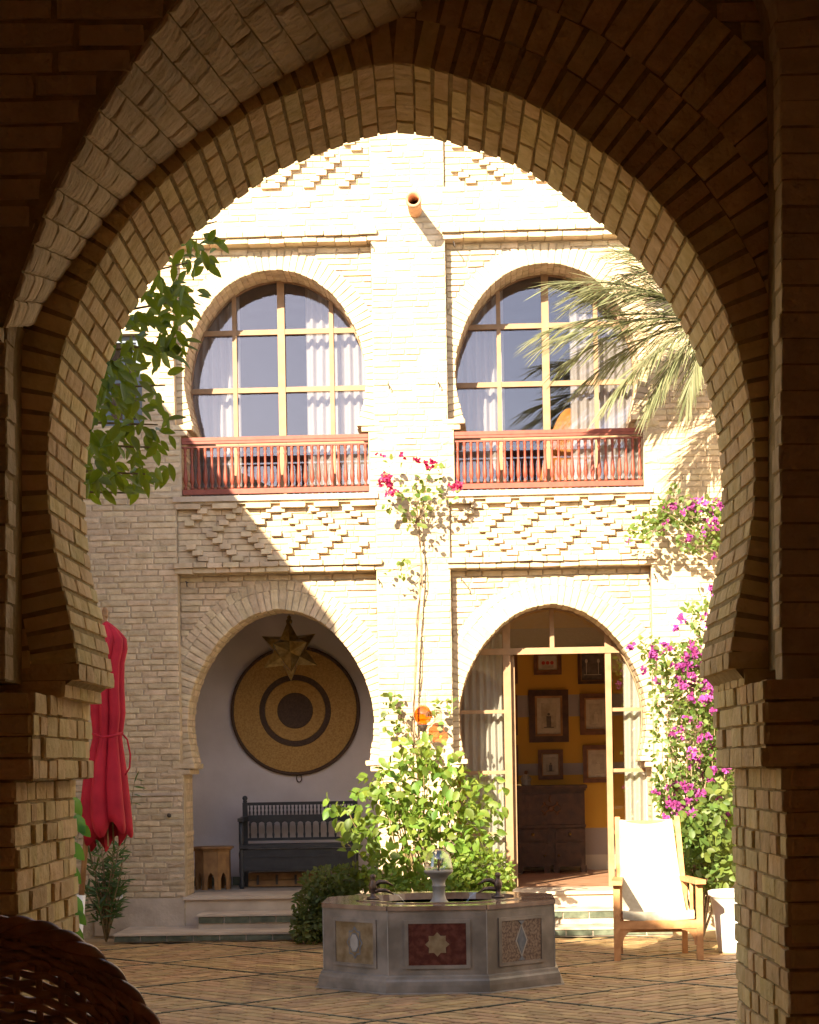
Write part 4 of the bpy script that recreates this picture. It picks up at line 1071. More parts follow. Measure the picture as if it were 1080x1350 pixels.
# ------------------------------------------------------------------ niche: bench, stool, woven disc, lantern, crate
def niche():
    yb, yf = 21.62, 21.22
    X = lambda u: P(u, 1100, yf).x
    Zf = lambda v: P(390, v, yf).z; Zb = lambda v: P(390, v, yb).z
    x0, x1 = X(318), X(466)
    t = thing('bench', ((x0 + x1) / 2, 21.4, ZF), 'charcoal painted wooden bench with spindle back in the white niche', 'bench')
    for x in (x0, x1):
        m = MB(); m.bar((x, yb, ZF), (x, yb, Zb(1057)), .05, .05, (0, 1, 0)); m.build('back_post', M_bench, t)
        m = MB(); m.lathe([(.018, 0), (.026, .01), (.018, .02), (.03, .045), (.022, .065), (0, .075)], (x, yb, Zb(1057)), 10); m.build('finial', M_bench, t, True)
        m = MB(); m.lathe([(.024, 0), (.03, .05), (.02, .09), (.027, .2), (.024, .30), (.03, .36), (.02, .40), (.026, .50), (.024, Zf(1082) - ZF)], (x, yf, ZF), 10); m.build('leg', M_bench, t, True)
        m = MB(); m.bar((x, yf - .05, Zf(1080)), (x, yb - .026, Zf(1080) + .01), .06, .035); m.build('armrest', M_bench, t)
    def rail(v0, v1, y=yb, nm='back_rail', th=.035):
        Z = Zb if y == yb else Zf; m = MB(); m.box((x0 + .026, y - th / 2, Z(v1)), (x1 - .026, y + th / 2, Z(v0))); m.build(nm, M_bench, t)
    rail(1057, 1061); rail(1074, 1082); rail(1104, 1107.5)
    n = 28
    for i in range(n):
        x = x0 + .05 + (x1 - x0 - .1) * i / (n - 1); h = Zb(1061) - Zb(1074); m = MB(); m.lathe([(.006, 0), (.011, .3 * h), (.006, .5 * h), (.011, .7 * h), (.006, h)], (x, yb, Zb(1074)), 6); m.build('small_spindle', M_bench, t)
    n = 14
    for i in range(n):
        x = x0 + .05 + (x1 - x0 - .1) * i / (n - 1); h = Zb(1082) - Zb(1104); m = MB(); m.lathe([(.009, 0), (.013, .2 * h), (.008, .35 * h), (.010, .7 * h), (.014, .8 * h), (.008, h)], (x, yb, Zb(1104)), 8); m.build('spindle', M_bench, t)
        if i < n - 1:
            w = (x1 - x0 - .1) / (n - 1); a = MB(); pts = [(x, 0)] + [(x + w / 2 - w / 2 * math.cos(k * math.pi / 6), -.06 + .055 * math.sin(k * math.pi / 6)) for k in range(7)] + [(x + w, 0)]
            a.prism([(px_, Zb(1082) + pz) for px_, pz in pts], yb - .008, yb + .008); a.build('spindle_arch', M_bench, t)
    m = MB(); m.box((x0 - .02, yf - .035, Zf(1118)), (x1 + .02, yb - .02, Zf(1113))); m.build('seat', M_bench, t)
    m = MB(); m.box((x0 + .02, yf - .012, Zf(1148)), (x1 - .02, yf + .012, Zf(1118.5))); m.box((x0 + .05, yf - .02, Zf(1130)), (x1 - .05, yf - .0125, Zf(1128))); m.box((x0 + .05, yf - .02, Zf(1146)), (x1 - .05, yf - .0125, Zf(1143))); m.build('front_panel', M_bench, t)
    # low wooden crate under the bench
    c = thing('low_crate', (X(375), 21.5, ZF), 'low brown wooden crate pushed under the charcoal bench', 'crate')
    cx0, cx1, cy0 = X(324), X(425), 21.40
    for i, (z0, z1) in enumerate(((ZF + .01, ZF + .075), (ZF + .083, ZF + .15))):
        m = MB(); m.box((cx0, cy0, z0), (cx1, cy0 + .02, z1)); m.box((cx0, cy0 + .02, z0), (cx0 + .02, cy0 + .2, z1)); m.box((cx1 - .02, cy0 + .02, z0), (cx1, cy0 + .2, z1)); m.box((cx0 + .02, cy0 + .18, z0), (cx1 - .02, cy0 + .2, z1)); m.build('board', M_wood, c)
    for i in range(4):
        x = cx0 + .1 + i * (cx1 - cx0 - .2) / 3; m = MB(); m.box((x - .012, cy0 - .012, ZF + .03), (x + .012, cy0, ZF + .13)); m.build('cleat', M_iron, c)
    # octagonal stool
    sx, sy, h = P(281, 1150, 21.25).x, 21.25, .445
    s = thing('octagonal_stool', (sx, sy, ZF), 'small octagonal wooden stool with arched feet left of the charcoal bench', 'stool')
    m = MB(); m.lathe([(.225, ZF + h - .025), (.232, ZF + h - .012), (.225, ZF + h), (0, ZF + h + .001)], (sx, sy, 0), 8); m.build('top', M_wood, s)
    m = MB(); m.lathe([(.205, ZF + h - .045), (.205, ZF + h - .0255)], (sx, sy, 0), 8); m.build('apron', M_wood, s)
    for k in range(8):
        th = k * math.pi / 4; n = Vector((math.cos(th), math.sin(th), 0)); tx = Vector((-math.sin(th), math.cos(th), 0)); ap = .178; hw = ap * math.tan(math.pi / 8) - .002
        c0 = Vector((sx, sy, ZF)) + n * ap
        def wp(x, y, z, c0=c0, tx=tx, n=n): return c0 + tx * x - n * y + Vector((0, 0, z))
        poly = [(-hw, 0), (-hw * .5, 0), (-hw * .5, .11), (-hw * .3, .15), (0, .18), (hw * .3, .15), (hw * .5, .11), (hw * .5, 0), (hw, 0), (hw, h - .046), (-hw, h - .046)]
        m = MB(); m.prism(poly, 0, .014, wp); m.build('side_panel', M_wood, s)
    # woven disc on the back wall
    yw = 21.89; dc = P(389.5, 937, yw); Rr = 85.5 * yw / FPX
    d = thing('woven_disc', (dc.x, dc.y, dc.z), 'huge round woven straw tray with dark rings hanging on the niche wall', 'wall tray')
    ax, ay, az = Vector((1, 0, 0)), Vector((0, 0, 1)), Vector((0, -1, 0))
    def band(r0, r1, mt, nm, y=.03, par=d):
        n_ = max(2, round((r1 - r0) / .016)); pr = []
        for i in range(n_):
            a = r0 + (r1 - r0) * i / n_; b = r0 + (r1 - r0) * (i + 1) / n_
            pr += [(max(a, .0005), y), ((a + b) / 2, y + .006)]
        pr += [(r1, y)]
        m = MB(); m.lathe(pr, dc, 96, ax, ay, az); m.build(nm, mt, par, True)
    band(0, .192, M_dstraw, 'centre'); band(.192, .325, M_straw, 'inner_band'); band(.325, .385, M_dstraw, 'ring'); band(.385, .662, M_straw, 'outer_band')
    m = MB(); pr = [(.655, 0), (.66, .034), (.675, .042), (Rr, .03), (Rr + .004, .0)]; m.lathe(pr, dc, 96, ax, ay, az); m.build('rim', M_dstraw, d, True)
    m = MB(); m.tube([dc + Vector((.03 + .028 * math.cos(a), -.02, -Rr - .03 + .042 * math.sin(a))) for a in [i * math.pi / 6 for i in range(12)]], .006, 6, closed=True); m.build('hanging_loop', M_dstraw, d, True)
    # star lantern
    lc = P(382, 858, 21.0); 
    l = thing('star_lantern', tuple(lc), 'brass star shaped lantern hanging in the niche in front of the woven disc', 'lantern')
    bm = bmesh.new(); bmesh.ops.create_icosphere(bm, subdivisions=1, radius=1); bm.verts.ensure_lookup_table()
    rot = Matrix.Rotation(.32, 3, 'X') @ Matrix.Rotation(math.pi / 2 + .12, 3, 'Z') @ Matrix.Rotation(.0, 3, 'X')
    for v in bm.verts:
        dirv = rot @ v.co; fcs = [rot @ f.calc_center_median() for f in v.link_faces]
        u_ = dirv.orthogonal().normalized(); w_ = dirv.cross(u_)
        fcs.sort(key=lambda c: math.atan2(c.dot(w_), c.dot(u_))); base = [lc + c.normalized() * .165 for c in fcs]
        m = MB(); m.add(base + [lc + dirv * .325], [(i, (i + 1) % len(base), len(base)) for i in range(len(base))]); m.build('star_point', M_brass, l)
    bm.free()
    ztop = lc.z + .33
    m = MB(); m.lathe([(.03, -.05), (.035, -.02), (.018, .0), (.026, .015), (.012, .03), (.0, .04)], (lc.x, lc.y, ztop), 10); m.build('cap', M_brass, l, True)
    m = MB(); m.tube([(lc.x, lc.y, ztop + .03), (lc.x, lc.y, zceil - .31)], .004, 6); m.build('chain', M_iron, l)
niche()

# ------------------------------------------------------------------ room behind the garden door
def parlour():
    yw = 23.985
    M_mat = mat('picture_mount', (.42, .37, .28), (.52, .46, .36), rough=.7, scale=20)
    M_art = mat('faded_picture', (.30, .26, .19), (.46, .40, .30), rough=.6, scale=14)
    M_art2 = mat('dark_picture', (.06, .05, .045), (.14, .11, .09), rough=.5, scale=14)
    M_redp = mat('red_print', (.40, .04, .03), rough=.6)
    def pic(u0, v0, u1, v1, fwid, mt, label, art=0):
        a = P(u0, v1, yw); b = P(u1, v0, yw); x0, x1, z0, z1 = a.x, b.x, a.z, b.z
        t = thing('picture_frame', ((x0 + x1) / 2, yw, z0), label, 'picture', 'framed pictures on the striped yellow wall')
        f = fwid
        m = MB(); m.box((x0, yw - .03, z0), (x1, yw, z0 + f)); m.box((x0, yw - .03, z1 - f), (x1, yw, z1)); m.box((x0, yw - .03, z0 + f), (x0 + f, yw, z1 - f)); m.box((x1 - f, yw - .03, z0 + f), (x1, yw, z1 - f)); fr = m.build('frame', mt, t)
        g = f * .25; m = MB()
        [m.add(*q) for q in [([Vector(p) for p in ((x0 + f - g, yw - .036, z0 + f - g), (x1 - f + g, yw - .036, z0 + f - g), (x1 - f + g, yw - .036, z1 - f + g), (x0 + f - g, yw - .036, z1 - f + g), (x0 + f, yw - .0301, z0 + f), (x1 - f, yw - .0301, z0 + f), (x1 - f, yw - .0301, z1 - f), (x0 + f, yw - .0301, z1 - f))], [(i, (i + 1) % 4, (i + 1) % 4 + 4, i + 4) for i in range(4)])]]; m.build('inner_moulding', M_wood, t)
        m = MB(); m.box((x0 + f, yw - .012, z0 + f), (x1 - f, yw - .002, z1 - f)); m.build('mount', M_art2 if art == 2 else M_mat, t)
        w, h = x1 - x0 - 2 * f, z1 - z0 - 2 * f; xc, zc = (x0 + x1) / 2, (z0 + z1) / 2; k = .32
        m = MB(); m.box((xc - w * k, yw - .016, zc - h * .36), (xc + w * k, yw - .0125, zc + h * .36)); m.build('print', M_art if art != 2 else M_art2, t)
        m = MB()
        if art == 1:
            for i in (-1, 0, 1): m.lathe([(.022, 0), (.022, .003), (0, .0031)], (xc + i * .05, yw - .017, zc), 12, Vector((1, 0, 0)), Vector((0, 0, 1)), Vector((0, -1, 0)))
            m.build('red_motif', M_redp, t)
        elif art == 2:
            for i in (-1, 1):
                m.box((xc + i * .07 - .004, yw - .019, zc - h * .3), (xc + i * .07 + .004, yw - .0165, zc + h * .1)); m.lathe([(.016, 0), (0, .002)], (xc + i * .07, yw - .019, zc + h * .14), 8, Vector((1, 0, 0)), Vector((0, 0, 1.6)), Vector((0, -1, 0)))
            m.box((xc - w * .4, yw - .019, zc - h * .33), (xc + w * .4, yw - .0165, zc - h * .31)); m.build('white_motif', M_mat, t)
        else:
            m.box((xc - w * .10, yw - .019, zc - h * .3), (xc + w * .10, yw - .0165, zc)); m.lathe([(w * .06, 0), (0, .002)], (xc, yw - .019, zc + h * .05), 8, Vector((1, 0, 0)), Vector((0, 0, 1)), Vector((0, -1, 0))); m.box((xc - w * .22, yw - .018, zc - h * .33), (xc + w * .22, yw - .0165, zc - h * .30)); m.build('figure_motif', M_mat if art == 3 else M_art2, t)
    pic(704, 858, 740, 890, .055, M_mwood, 'brown framed picture with red motifs high above the big dark frame', 1)
    pic(762, 852, 800, 902, .045, M_dwood, 'black framed dark picture at the upper right of the doorway', 2)
    pic(698, 909, 749, 979, .095, M_dwood, 'largest picture in a broad dark frame at the centre of the yellow wall', 0)
    pic(765, 914, 806, 969, .07, M_mwood, 'reddish brown framed picture to the right of the largest picture', 3)
    pic(710, 988, 742, 1028, .055, M_mwood, 'small brown framed picture just above the carved cabinet', 0)
    pic(769, 982, 808, 1032, .06, M_mwood, 'brown framed picture above the yellow stripe right of the cabinet', 3)
    pic(648, 855, 682, 902, .05, M_mwood, 'top picture of the left column, mostly hidden by the door frame', 0)
    pic(648, 916, 682, 970, .05, M_mwood, 'middle picture of the left column, mostly hidden by the door frame', 0)
    pic(648, 982, 683, 1031, .05, M_mwood, 'bottom picture of the left column beside the cabinet, mostly hidden', 0)
    y0, y1 = 23.42, 23.95
    X = lambda u: P(u, 1100, y0).x; Z = lambda v: P(726, v, y0).z
    x0, x1 = X(681), X(773)
    c = thing('carved_cabinet', ((x0 + x1) / 2, 23.7, ZF), 'dark carved writing cabinet with drawers and doors seen through the open door', 'cabinet')
    m = MB(); m.box((x0 + .01, y0 + .03, ZF + .08), (x1 - .01, y1, Z(1040))); m.build('carcass', M_dwood, c)
    m = MB(); m.box((x0 - .02, y0 - .01, Z(1040)), (x1 + .02, y1 + .01, Z(1035.5))); m.box((x0 - .005, y0 + .01, Z(1043)), (x1 + .005, y0 + .029, Z(1040.2))); m.build('cornice', M_dwood, c)
    m = MB(); m.box((x0 + .03, y0 + .008, Z(1087)), (x1 - .03, y0 + .029, Z(1046))); fl = m.build('drop_front', M_dwood, c)
    xc, zc = (x0 + x1) / 2, Z(1066); m = MB()
    for sg in (-1, 1):
        for sz in (-1, 1):
            m.tube([(xc + sg * (.02 + .10 * s + .03 * math.sin(s * 6)), y0 + .004, zc + sz * (.015 + .055 * math.sin(s * 3.1))) for s in [i / 10 for i in range(11)]], .008, 6)
    m.lathe([(.035, 0), (.02, .01), (0, .012)], (xc, y0 + .006, zc), 10, Vector((1, 0, 0)), Vector((0, 0, 1)), Vector((0, -1, 0)))
    m.tube([(xc, y0 + .004, Z(1048)), (xc - .02, y0 + .004, Z(1054)), (xc, y0 + .004, Z(1058))], .008, 6)
    m.build('carved_ornament', M_mwood, fl)
    m = MB(); m.box((x0, y0, Z(1091)), (x1, y0 + .029, Z(1087.5))); m.build('waist_moulding', M_dwood, c)
    for sg in (-1, 1):
        a, b = (x0 + .03, xc - .05) if sg < 0 else (xc + .05, x1 - .03)
        m = MB(); m.box((a, y0 + .008, Z(1108)), (b, y0 + .029, Z(1093))); dr = m.build('drawer', M_dwood, c)
        m = MB(); m.lathe([(.008, 0), (.008, .012), (.02, .02), (.018, .032), (0, .036)], ((a + b) / 2, y0 + .008, Z(1100)), 10, Vector((1, 0, 0)), Vector((0, 0, 1)), Vector((0, -1, 0))); m.build('knob', M_brass, dr, True)
        m = MB(); m.box((a, y0 + .008, Z(1143)), (b, y0 + .029, Z(1111))); m.box((a + .04, y0 + .002, Z(1139)), (b - .04, y0 + .0079, Z(1115))); dr = m.build('door', M_dwood, c)
        m = MB(); m.lathe([(.006, 0), (.012, .014), (0, .02)], ((a + .03) if sg > 0 else (b - .03), y0 + .002, Z(1128)), 8, Vector((1, 0, 0)), Vector((0, 0, 1)), Vector((0, -1, 0))); m.build('knob', M_brass, dr, True)
        m = MB(); m.box((a - .03, y0 + .01, ZF), (a + .04, y0 + .06, ZF + .08)); m.build('foot', M_dwood, c); m = MB(); m.box((b - .04, y0 + .01, ZF), (b + .03, y0 + .06, ZF + .08)); m.build('foot', M_dwood, c)
    f = P(693.5, 1034, 23.6)
    t = thing('figurine', (f.x, 23.6, Z(1035.5)), 'small pale seated figurine standing on top of the carved cabinet', 'figurine')
    zz = Z(1035.5); m = MB(); m.lathe([(.055, 0), (.06, .012), (.05, .03), (.058, .05), (.045, .085), (.032, .11), (.026, .13), (0, .137)], (f.x, 23.6, zz), 14); m.build('body', M_palem, t, True)
    m = MB(); m.lathe([(0, 0), (.018, .006), (.024, .02), (.02, .036), (0, .044)], (f.x + .004, 23.595, zz + .13), 10); m.build('head', M_mwood, t, True)
    for sg in (-1, 1):
        m = MB(); m.tube([(f.x + sg * .035, 23.59, zz + .105), (f.x + sg * .055, 23.56, zz + .075), (f.x + sg * .02, 23.54, zz + .06)], [.012, .011, .008], 6); m.build('arm', M_palem, t, True)
    # table and chair glimpsed behind the right upper window
parlour()

def armchair():
    c = P(752, 560, YG + .75); z0 = zceil; x, y = c.x, c.y; zt = P(752, 532, YG + .75).z
    M_or = mat('orange_rattan', (.50, .20, .04), (.62, .29, .07), rough=.6, scale=30, bump=.003, bscale=90)
    t = thing('orange_armchair', (x, y, z0), 'orange rattan armchair standing just inside the right upper window', 'chair')
    n = 20; vs = []; fs = []
    for j in range(7):
        s_ = j / 6
        for i in range(n + 1):
            a = math.pi * (.08 + .84 * i / n); top = z0 + .62 + (zt - z0 - .62) * (math.sin(a) ** 2)
            r = .33 * (.92 + .10 * s_); vs.append(Vector((x + r * math.cos(a), y + .30 * math.sin(a), z0 + .30 + (top - z0 - .30) * s_)))
    for j in range(6):
        for i in range(n): a = j * (n + 1) + i; fs.append((a, a + 1, a + n + 2, a + n + 1))
    b = mesh_obj('backrest', vs, fs, M_or, t, True); q = b.modifiers.new('thickness', 'SOLIDIFY'); q.thickness = .03
    m = MB(); m.lathe([(.0, -.05), (.29, -.05), (.32, -.02), (.32, .03), (.28, .06), (0, .07)], (x, y - .03, z0 + .40), 24); m.build('seat', M_or, t, True)
    for sx in (-1, 1):
        for sy in (-1, 1): m = MB(); m.bar((x + sx * .24, y + sy * .2 - .02, z0), (x + sx * .22, y + sy * .18 - .02, z0 + .38), .035); m.build('leg', M_or, t)
armchair()

# ------------------------------------------------------------------ oil lamp on the middle pier
def oil_lamp():
    Y = 19.66; c = P(557.5, 943, Y); k = Y / FPX
    t = thing('oil_lamp', (c.x, Y, c.z), 'amber glass oil lamp with clear chimney fixed on the sunlit middle pier', 'lamp')
    def L(prof): return [(r * k, -z * k) for r, z in prof]
    m = MB(); m.lathe(L([(5, 12), (10, 8), (12.5, 2), (12, -4), (8, -10), (5, -13)]), c, 24); m.build('amber_bowl', M_amber, t, True)
    m = MB(); m.lathe(L([(4.6, -13), (5.4, -17), (4.8, -22), (5.2, -31)]), c, 20); m.build('chimney', M_clear, t, True)
    m = MB(); m.lathe(L([(0, 22), (4, 21), (5, 17), (6.5, 15), (5.5, 12), (0, 11.9)]), c, 14); m.build('burner', M_bronze, t, True)
    m = MB(); m.tube([(c.x, Y, c.z - 20 * k), (c.x, Y + .1, c.z - 24 * k), (c.x, YF + .02, c.z - 16 * k)], .008, 6); m.tube([(c.x + .05 * math.cos(a), Y + .05 * math.sin(a), c.z - 13.5 * k) for a in [i * math.pi / 8 for i in range(16)]], .005, 6, closed=True); m.build('bracket', M_iron, t, True)
oil_lamp()

# ================================================================== plants
def leaf_mesh(name, m, w=.5, curl=.12, tip=.0, fold=.08):
    ys = [(0, .05), (.18, .7), (.42, 1), (.68, .8), (.88, .38)]
    vs = []; fs = []
    for y, k in ys:
        z = -curl * (y * y); hw = w / 2 * k
        vs += [(-hw, y, z + fold * k), (0, y, z), (hw, y, z + fold * k)]
    vs.append((0, 1, -curl - tip))
    for i in range(len(ys) - 1):
        a = i * 3; fs += [(a, a + 1, a + 4, a + 3), (a + 1, a + 2, a + 5, a + 4)]
    a = (len(ys) - 1) * 3; fs += [(a, a + 1, len(vs) - 1), (a + 1, a + 2, len(vs) - 1)]
    me = bpy.data.meshes.new(name); me.from_pydata(vs, [], fs); me.materials.append(m); me.polygons.foreach_set('use_smooth', [True] * len(fs)); me.update(); return me
def rvec():
    while True:
        v = Vector((ru(-1, 1), ru(-1, 1), ru(-1, 1)))
        if .05 < v.length < 1: return v.normalized()
def leaf_frame(p, d, n, s):
    y = d.normalized(); x = y.cross(n)
    if x.length < .05: x = y.orthogonal()
    x.normalize(); z = x.cross(y)
    return frame_matrix(p, x * s, y * s, z * s)
def put_leaves(me, frames, parent, nobj, name='leaf', stuff='foliage'):
    for M in frames[:nobj]: inst(name, me, M, parent)
    rest = frames[nobj:]
    if rest:
        V = [Vector(v.co) for v in me.vertices]; F = [tuple(p.vertices) for p in me.polygons]; mb = MB()
        for M in rest: mb.add([M @ v for v in V], F)
        mb.build(stuff, me.materials[0], parent, True, kind='stuff')
def pick(ells):
    ws = [e[2] * e[3] * (e[4] if len(e) > 4 else 1) for e in ells]; e = random.choices(ells, ws)[0]
    while True:
        a, b = ru(-1, 1), ru(-1, 1)
        if a * a + b * b < 1: return e[0] + a * e[2], e[1] + b * e[3], e, (a, b)
def cloud(ells, Y0, dY, n, size, face=Vector((-.3, -.8, .6)), drop=.3, spread=1.0, bulge=.0):
    out = []
    for _ in range(n):
        u, v, e, (a, b) = pick(ells); Y = Y0 + ru(-dY, dY) - bulge * (1 - a * a - b * b)
        p = P(u, v, Y); d = rvec() + Vector((a * .6, -.15, -drop - b * .3)); nn = (face + rvec() * spread)
        out.append(leaf_frame(p, d, nn, size * random.choice((ru(.4, .8), ru(.75, 1.1), ru(.9, 1.25)))))
    return out
def twigs(ells, root, n, Y0, dY, rad, mt, parent, name='branch', sag=.0):
    """branches from a root point up into the foliage, each a tapered bent tube"""
    for i in range(n):
        u, v, e, _ = pick(ells); q = P(u, v, Y0 + ru(-dY, dY)); r = Vector(root); pts = []
        for k in range(7):
            s = k / 6; p = r.lerp(q, s); p += Vector((.06 * math.sin(s * 5 + i), .05 * math.sin(s * 4 + i * 2), .10 * math.sin(s * math.pi) - sag * s)) * (q - r).length * .6
            if k in (0, 6): p = r.lerp(q, s)
            pts.append(p)
        m = MB(); m.tube(pts, [rad * (1 - .8 * k / 6) for k in range(7)], 6); m.build(name, mt, parent, True)

def citrus():
    Y = 8.6; root = Vector((-2.35, 8.8, 0))
    t = thing('leafy_tree', tuple(root), 'dark green broad leaved tree reaching in from the left behind the arch', 'tree')
    m = MB(); m.tube([root, root + Vector((.05, -.05, 1.3)), root + Vector((0, 0, 2.6)), root + Vector((-.05, -.1, 4.2))], [.09, .075, .06, .03], 10); m.build('trunk', M_bark, t, True)
    ells = [(150, 600, 45, 45), (185, 610, 38, 30, .8), (160, 520, 55, 50), (195, 545, 32, 24, .5), (185, 450, 55, 45), (215, 400, 42, 42), (245, 350, 30, 38, .8), (278, 312, 20, 26, .6), (120, 560, 60, 90), (110, 460, 60, 90), (240, 450, 12, 16, .5), (190, 645, 8, 14, .8), (120, 625, 18, 14), (228, 380, 34, 34, .8), (262, 330, 22, 26, .8), (222, 455, 22, 20, .7), (215, 500, 14, 14, .4), (200, 575, 24, 16, .7)]
    for i in range(9):
        v0 = 380 + i * 32; u1 = [300, 268, 258, 246, 232, 222, 224, 206, 190][i]; v1 = [292, 345, 395, 452, 508, 560, 590, 625, 650][i]
        a = Vector((-2.34, 8.78, P(0, v0 + 60, Y).z)); b = P(u1 - 14, v1, Y); mid_ = (a + b) / 2 + Vector((0, 0, .10)); m = MB()
        m.tube([a, a.lerp(mid_, .5) + Vector((0, 0, .03)), mid_, mid_.lerp(b, .5) + Vector((0, 0, .0)), b], [.016, .012, .009, .006, .003], 6); m.build('branch', M_tstem, t, True)
    fr = []
    rs = []
    for _ in range(620):
        u, v, e, (a, b) = pick(ells); p = P(u, v, Y + ru(-.35, .35)); d = Vector((ru(-.5, .9), ru(-.5, .3), ru(-1.1, .15))); nn = Vector((ru(-.6, .6), -1 + ru(-.3, .6), ru(-.1, .9)))
        rs.append((-(u), leaf_frame(p, d, nn, ru(.055, .095))))
    rs.sort(key=lambda r: r[0]); fr = [r[1] for r in rs]
    for _ in range(1000):                              # unseen crown leaves added beyond the archway's left edge to block sky light
        a = rvec() * (rnd() ** .4); p = Vector((-3.35 + a.x * 1.45, 8.7 + a.y * 2.0, 4.1 + a.z * 1.9))
        fr.append(leaf_frame(p, Vector((ru(-.8, .8), ru(-.8, .8), ru(-1, .2))), Vector((ru(-.6, .6), ru(-1, 0), 1)), ru(.11, .16)))
    put_leaves(leaf_mesh('leaf', M_citrus, .42, .12), fr, t, 300)
citrus()

def big_bush():
    Y = 18.5; root = P(560, 1215, 18.7); root.z = 0
    t = thing('broad_leaved_bush', tuple(root), 'tall sunlit bush with bright green heart shaped leaves behind the fountain', 'shrub')
    ells = [(560, 1040, 70, 45), (500, 1075, 50, 45), (548, 1000, 34, 30, .7), (600, 1085, 60, 45), (560, 1105, 90, 45), (465, 1085, 26, 26, .5), (640, 1050, 28, 30, .6), (512, 1035, 32, 28, .7), (590, 1010, 20, 20, .5), (475, 1120, 25, 28, .5), (540, 1150, 70, 30, .8), (570, 975, 14, 22, .3), (652, 1025, 14, 12, .3), (440, 1062, 10, 12, .35)]
    twigs(ells, root, 34, Y, .25, .012, M_tstem, t)
    fr = cloud(ells, Y, .40, 1200, .105, Vector((-.3, -.5, .9)), .35, 1.0)
    fr.sort(key=lambda M: M.translation.y)
    put_leaves(leaf_mesh('leaf', M_hib, .66, .2, fold=.12), fr, t, 300)
big_bush()

def low_bushes():
    r = P(632, 1200, 18.7); r.z = 0
    t = thing('fine_leaved_bush', tuple(r), 'low sunlit yellow green bush with small leaves right of the tall bush', 'shrub')
    ells = [(635, 1150, 42, 26), (620, 1170, 55, 20), (650, 1165, 28, 22), (600, 1160, 30, 24, .8), (560, 1170, 50, 14, .8), (650, 1128, 16, 10, .5), (520, 1168, 30, 20, .6), (500, 1150, 20, 24, .5)]
    twigs(ells, r, 14, 18.4, .2, .008, M_tstem, t)
    put_leaves(leaf_mesh('leaf', M_fine, .6, .1), cloud(ells, 18.3, .25, 2300, .055, Vector((-.4, -.7, .8)), .0, .9, .1), t, 0)
    r = P(430, 1240, 19.0); r.z = 0
    t = thing('shaded_bush', tuple(r), 'dark green shrub in the shade between the niche steps and the fountain', 'shrub')
    ells = [(440, 1163, 42, 20), (415, 1200, 28, 32), (408, 1225, 24, 20), (465, 1165, 26, 24), (445, 1210, 40, 35), (430, 1190, 40, 30), (398, 1228, 14, 16)]
    twigs(ells, r, 16, 18.85, .15, .008, M_tstem, t)
    put_leaves(leaf_mesh('leaf', M_shrub, .52, .1), cloud(ells, 18.8, .22, 2600, .062, Vector((-.2, -.7, .8)), .0, .9, .15), t, 0)
    # oleander at the far left
    r = P(140, 1240, 19.3); r.z = 0
    t = thing('oleander', tuple(r), 'thin oleander shrub with narrow leaves behind the parasol pole', 'shrub')
    fr = []
    for i in range(30):
        q = P(ru(112, 168), ru(1075, 1190) , 19.3 + ru(-.2, .2))
        if i == 0: q = P(178, 1028, 19.3)
        pts = [r, r.lerp(q, .4) + Vector((ru(-.04, .04), 0, .05)), q]; m = MB(); m.tube(pts, [.009, .006, .003], 5); m.build('stem', M_tstem, t, True)
        for k in range(16):
            s = ru(.3, 1); p = r.lerp(q, s); fr.append(leaf_frame(p, Vector((ru(-1, 1), ru(-.8, .4), ru(-.1, .9))), Vector((0, -.7, .7)) + rvec() * .5, ru(.09, .15)))
    put_leaves(leaf_mesh('leaf', M_oleander, .17, .12, fold=.02), fr, t, 0)
    # big leaves beside the pole
    r = P(100, 1290, 14.2); r.z = 0
    t = thing('broad_leaf_plant', tuple(r), 'bright green broad leaf plant half hidden behind the left brick jamb', 'plant')
    fr = []
    for u, v, s in ((108, 1083, .16), (103, 1060, .15), (113, 1096, .12), (104, 1190, .17), (107, 1210, .13), (98, 1120, .17), (95, 1150, .17), (90, 1090, .16), (100, 1230, .15), (86, 1180, .17)):
        p = P(u - 8, v - 10, 14.2); fr.append(leaf_frame(p, Vector((.5 + ru(-.2, .2), -.2, -.8)), Vector((-.3, -.9, .4)), s)); m = MB(); m.tube([r, r.lerp(p, .6) + Vector((-.05, 0, .05)), p], [.008, .006, .004], 5); m.build('stem', M_tstem, t, True)
    put_leaves(leaf_mesh('leaf', M_broad, .62, .2), fr, t, 99)
low_bushes()

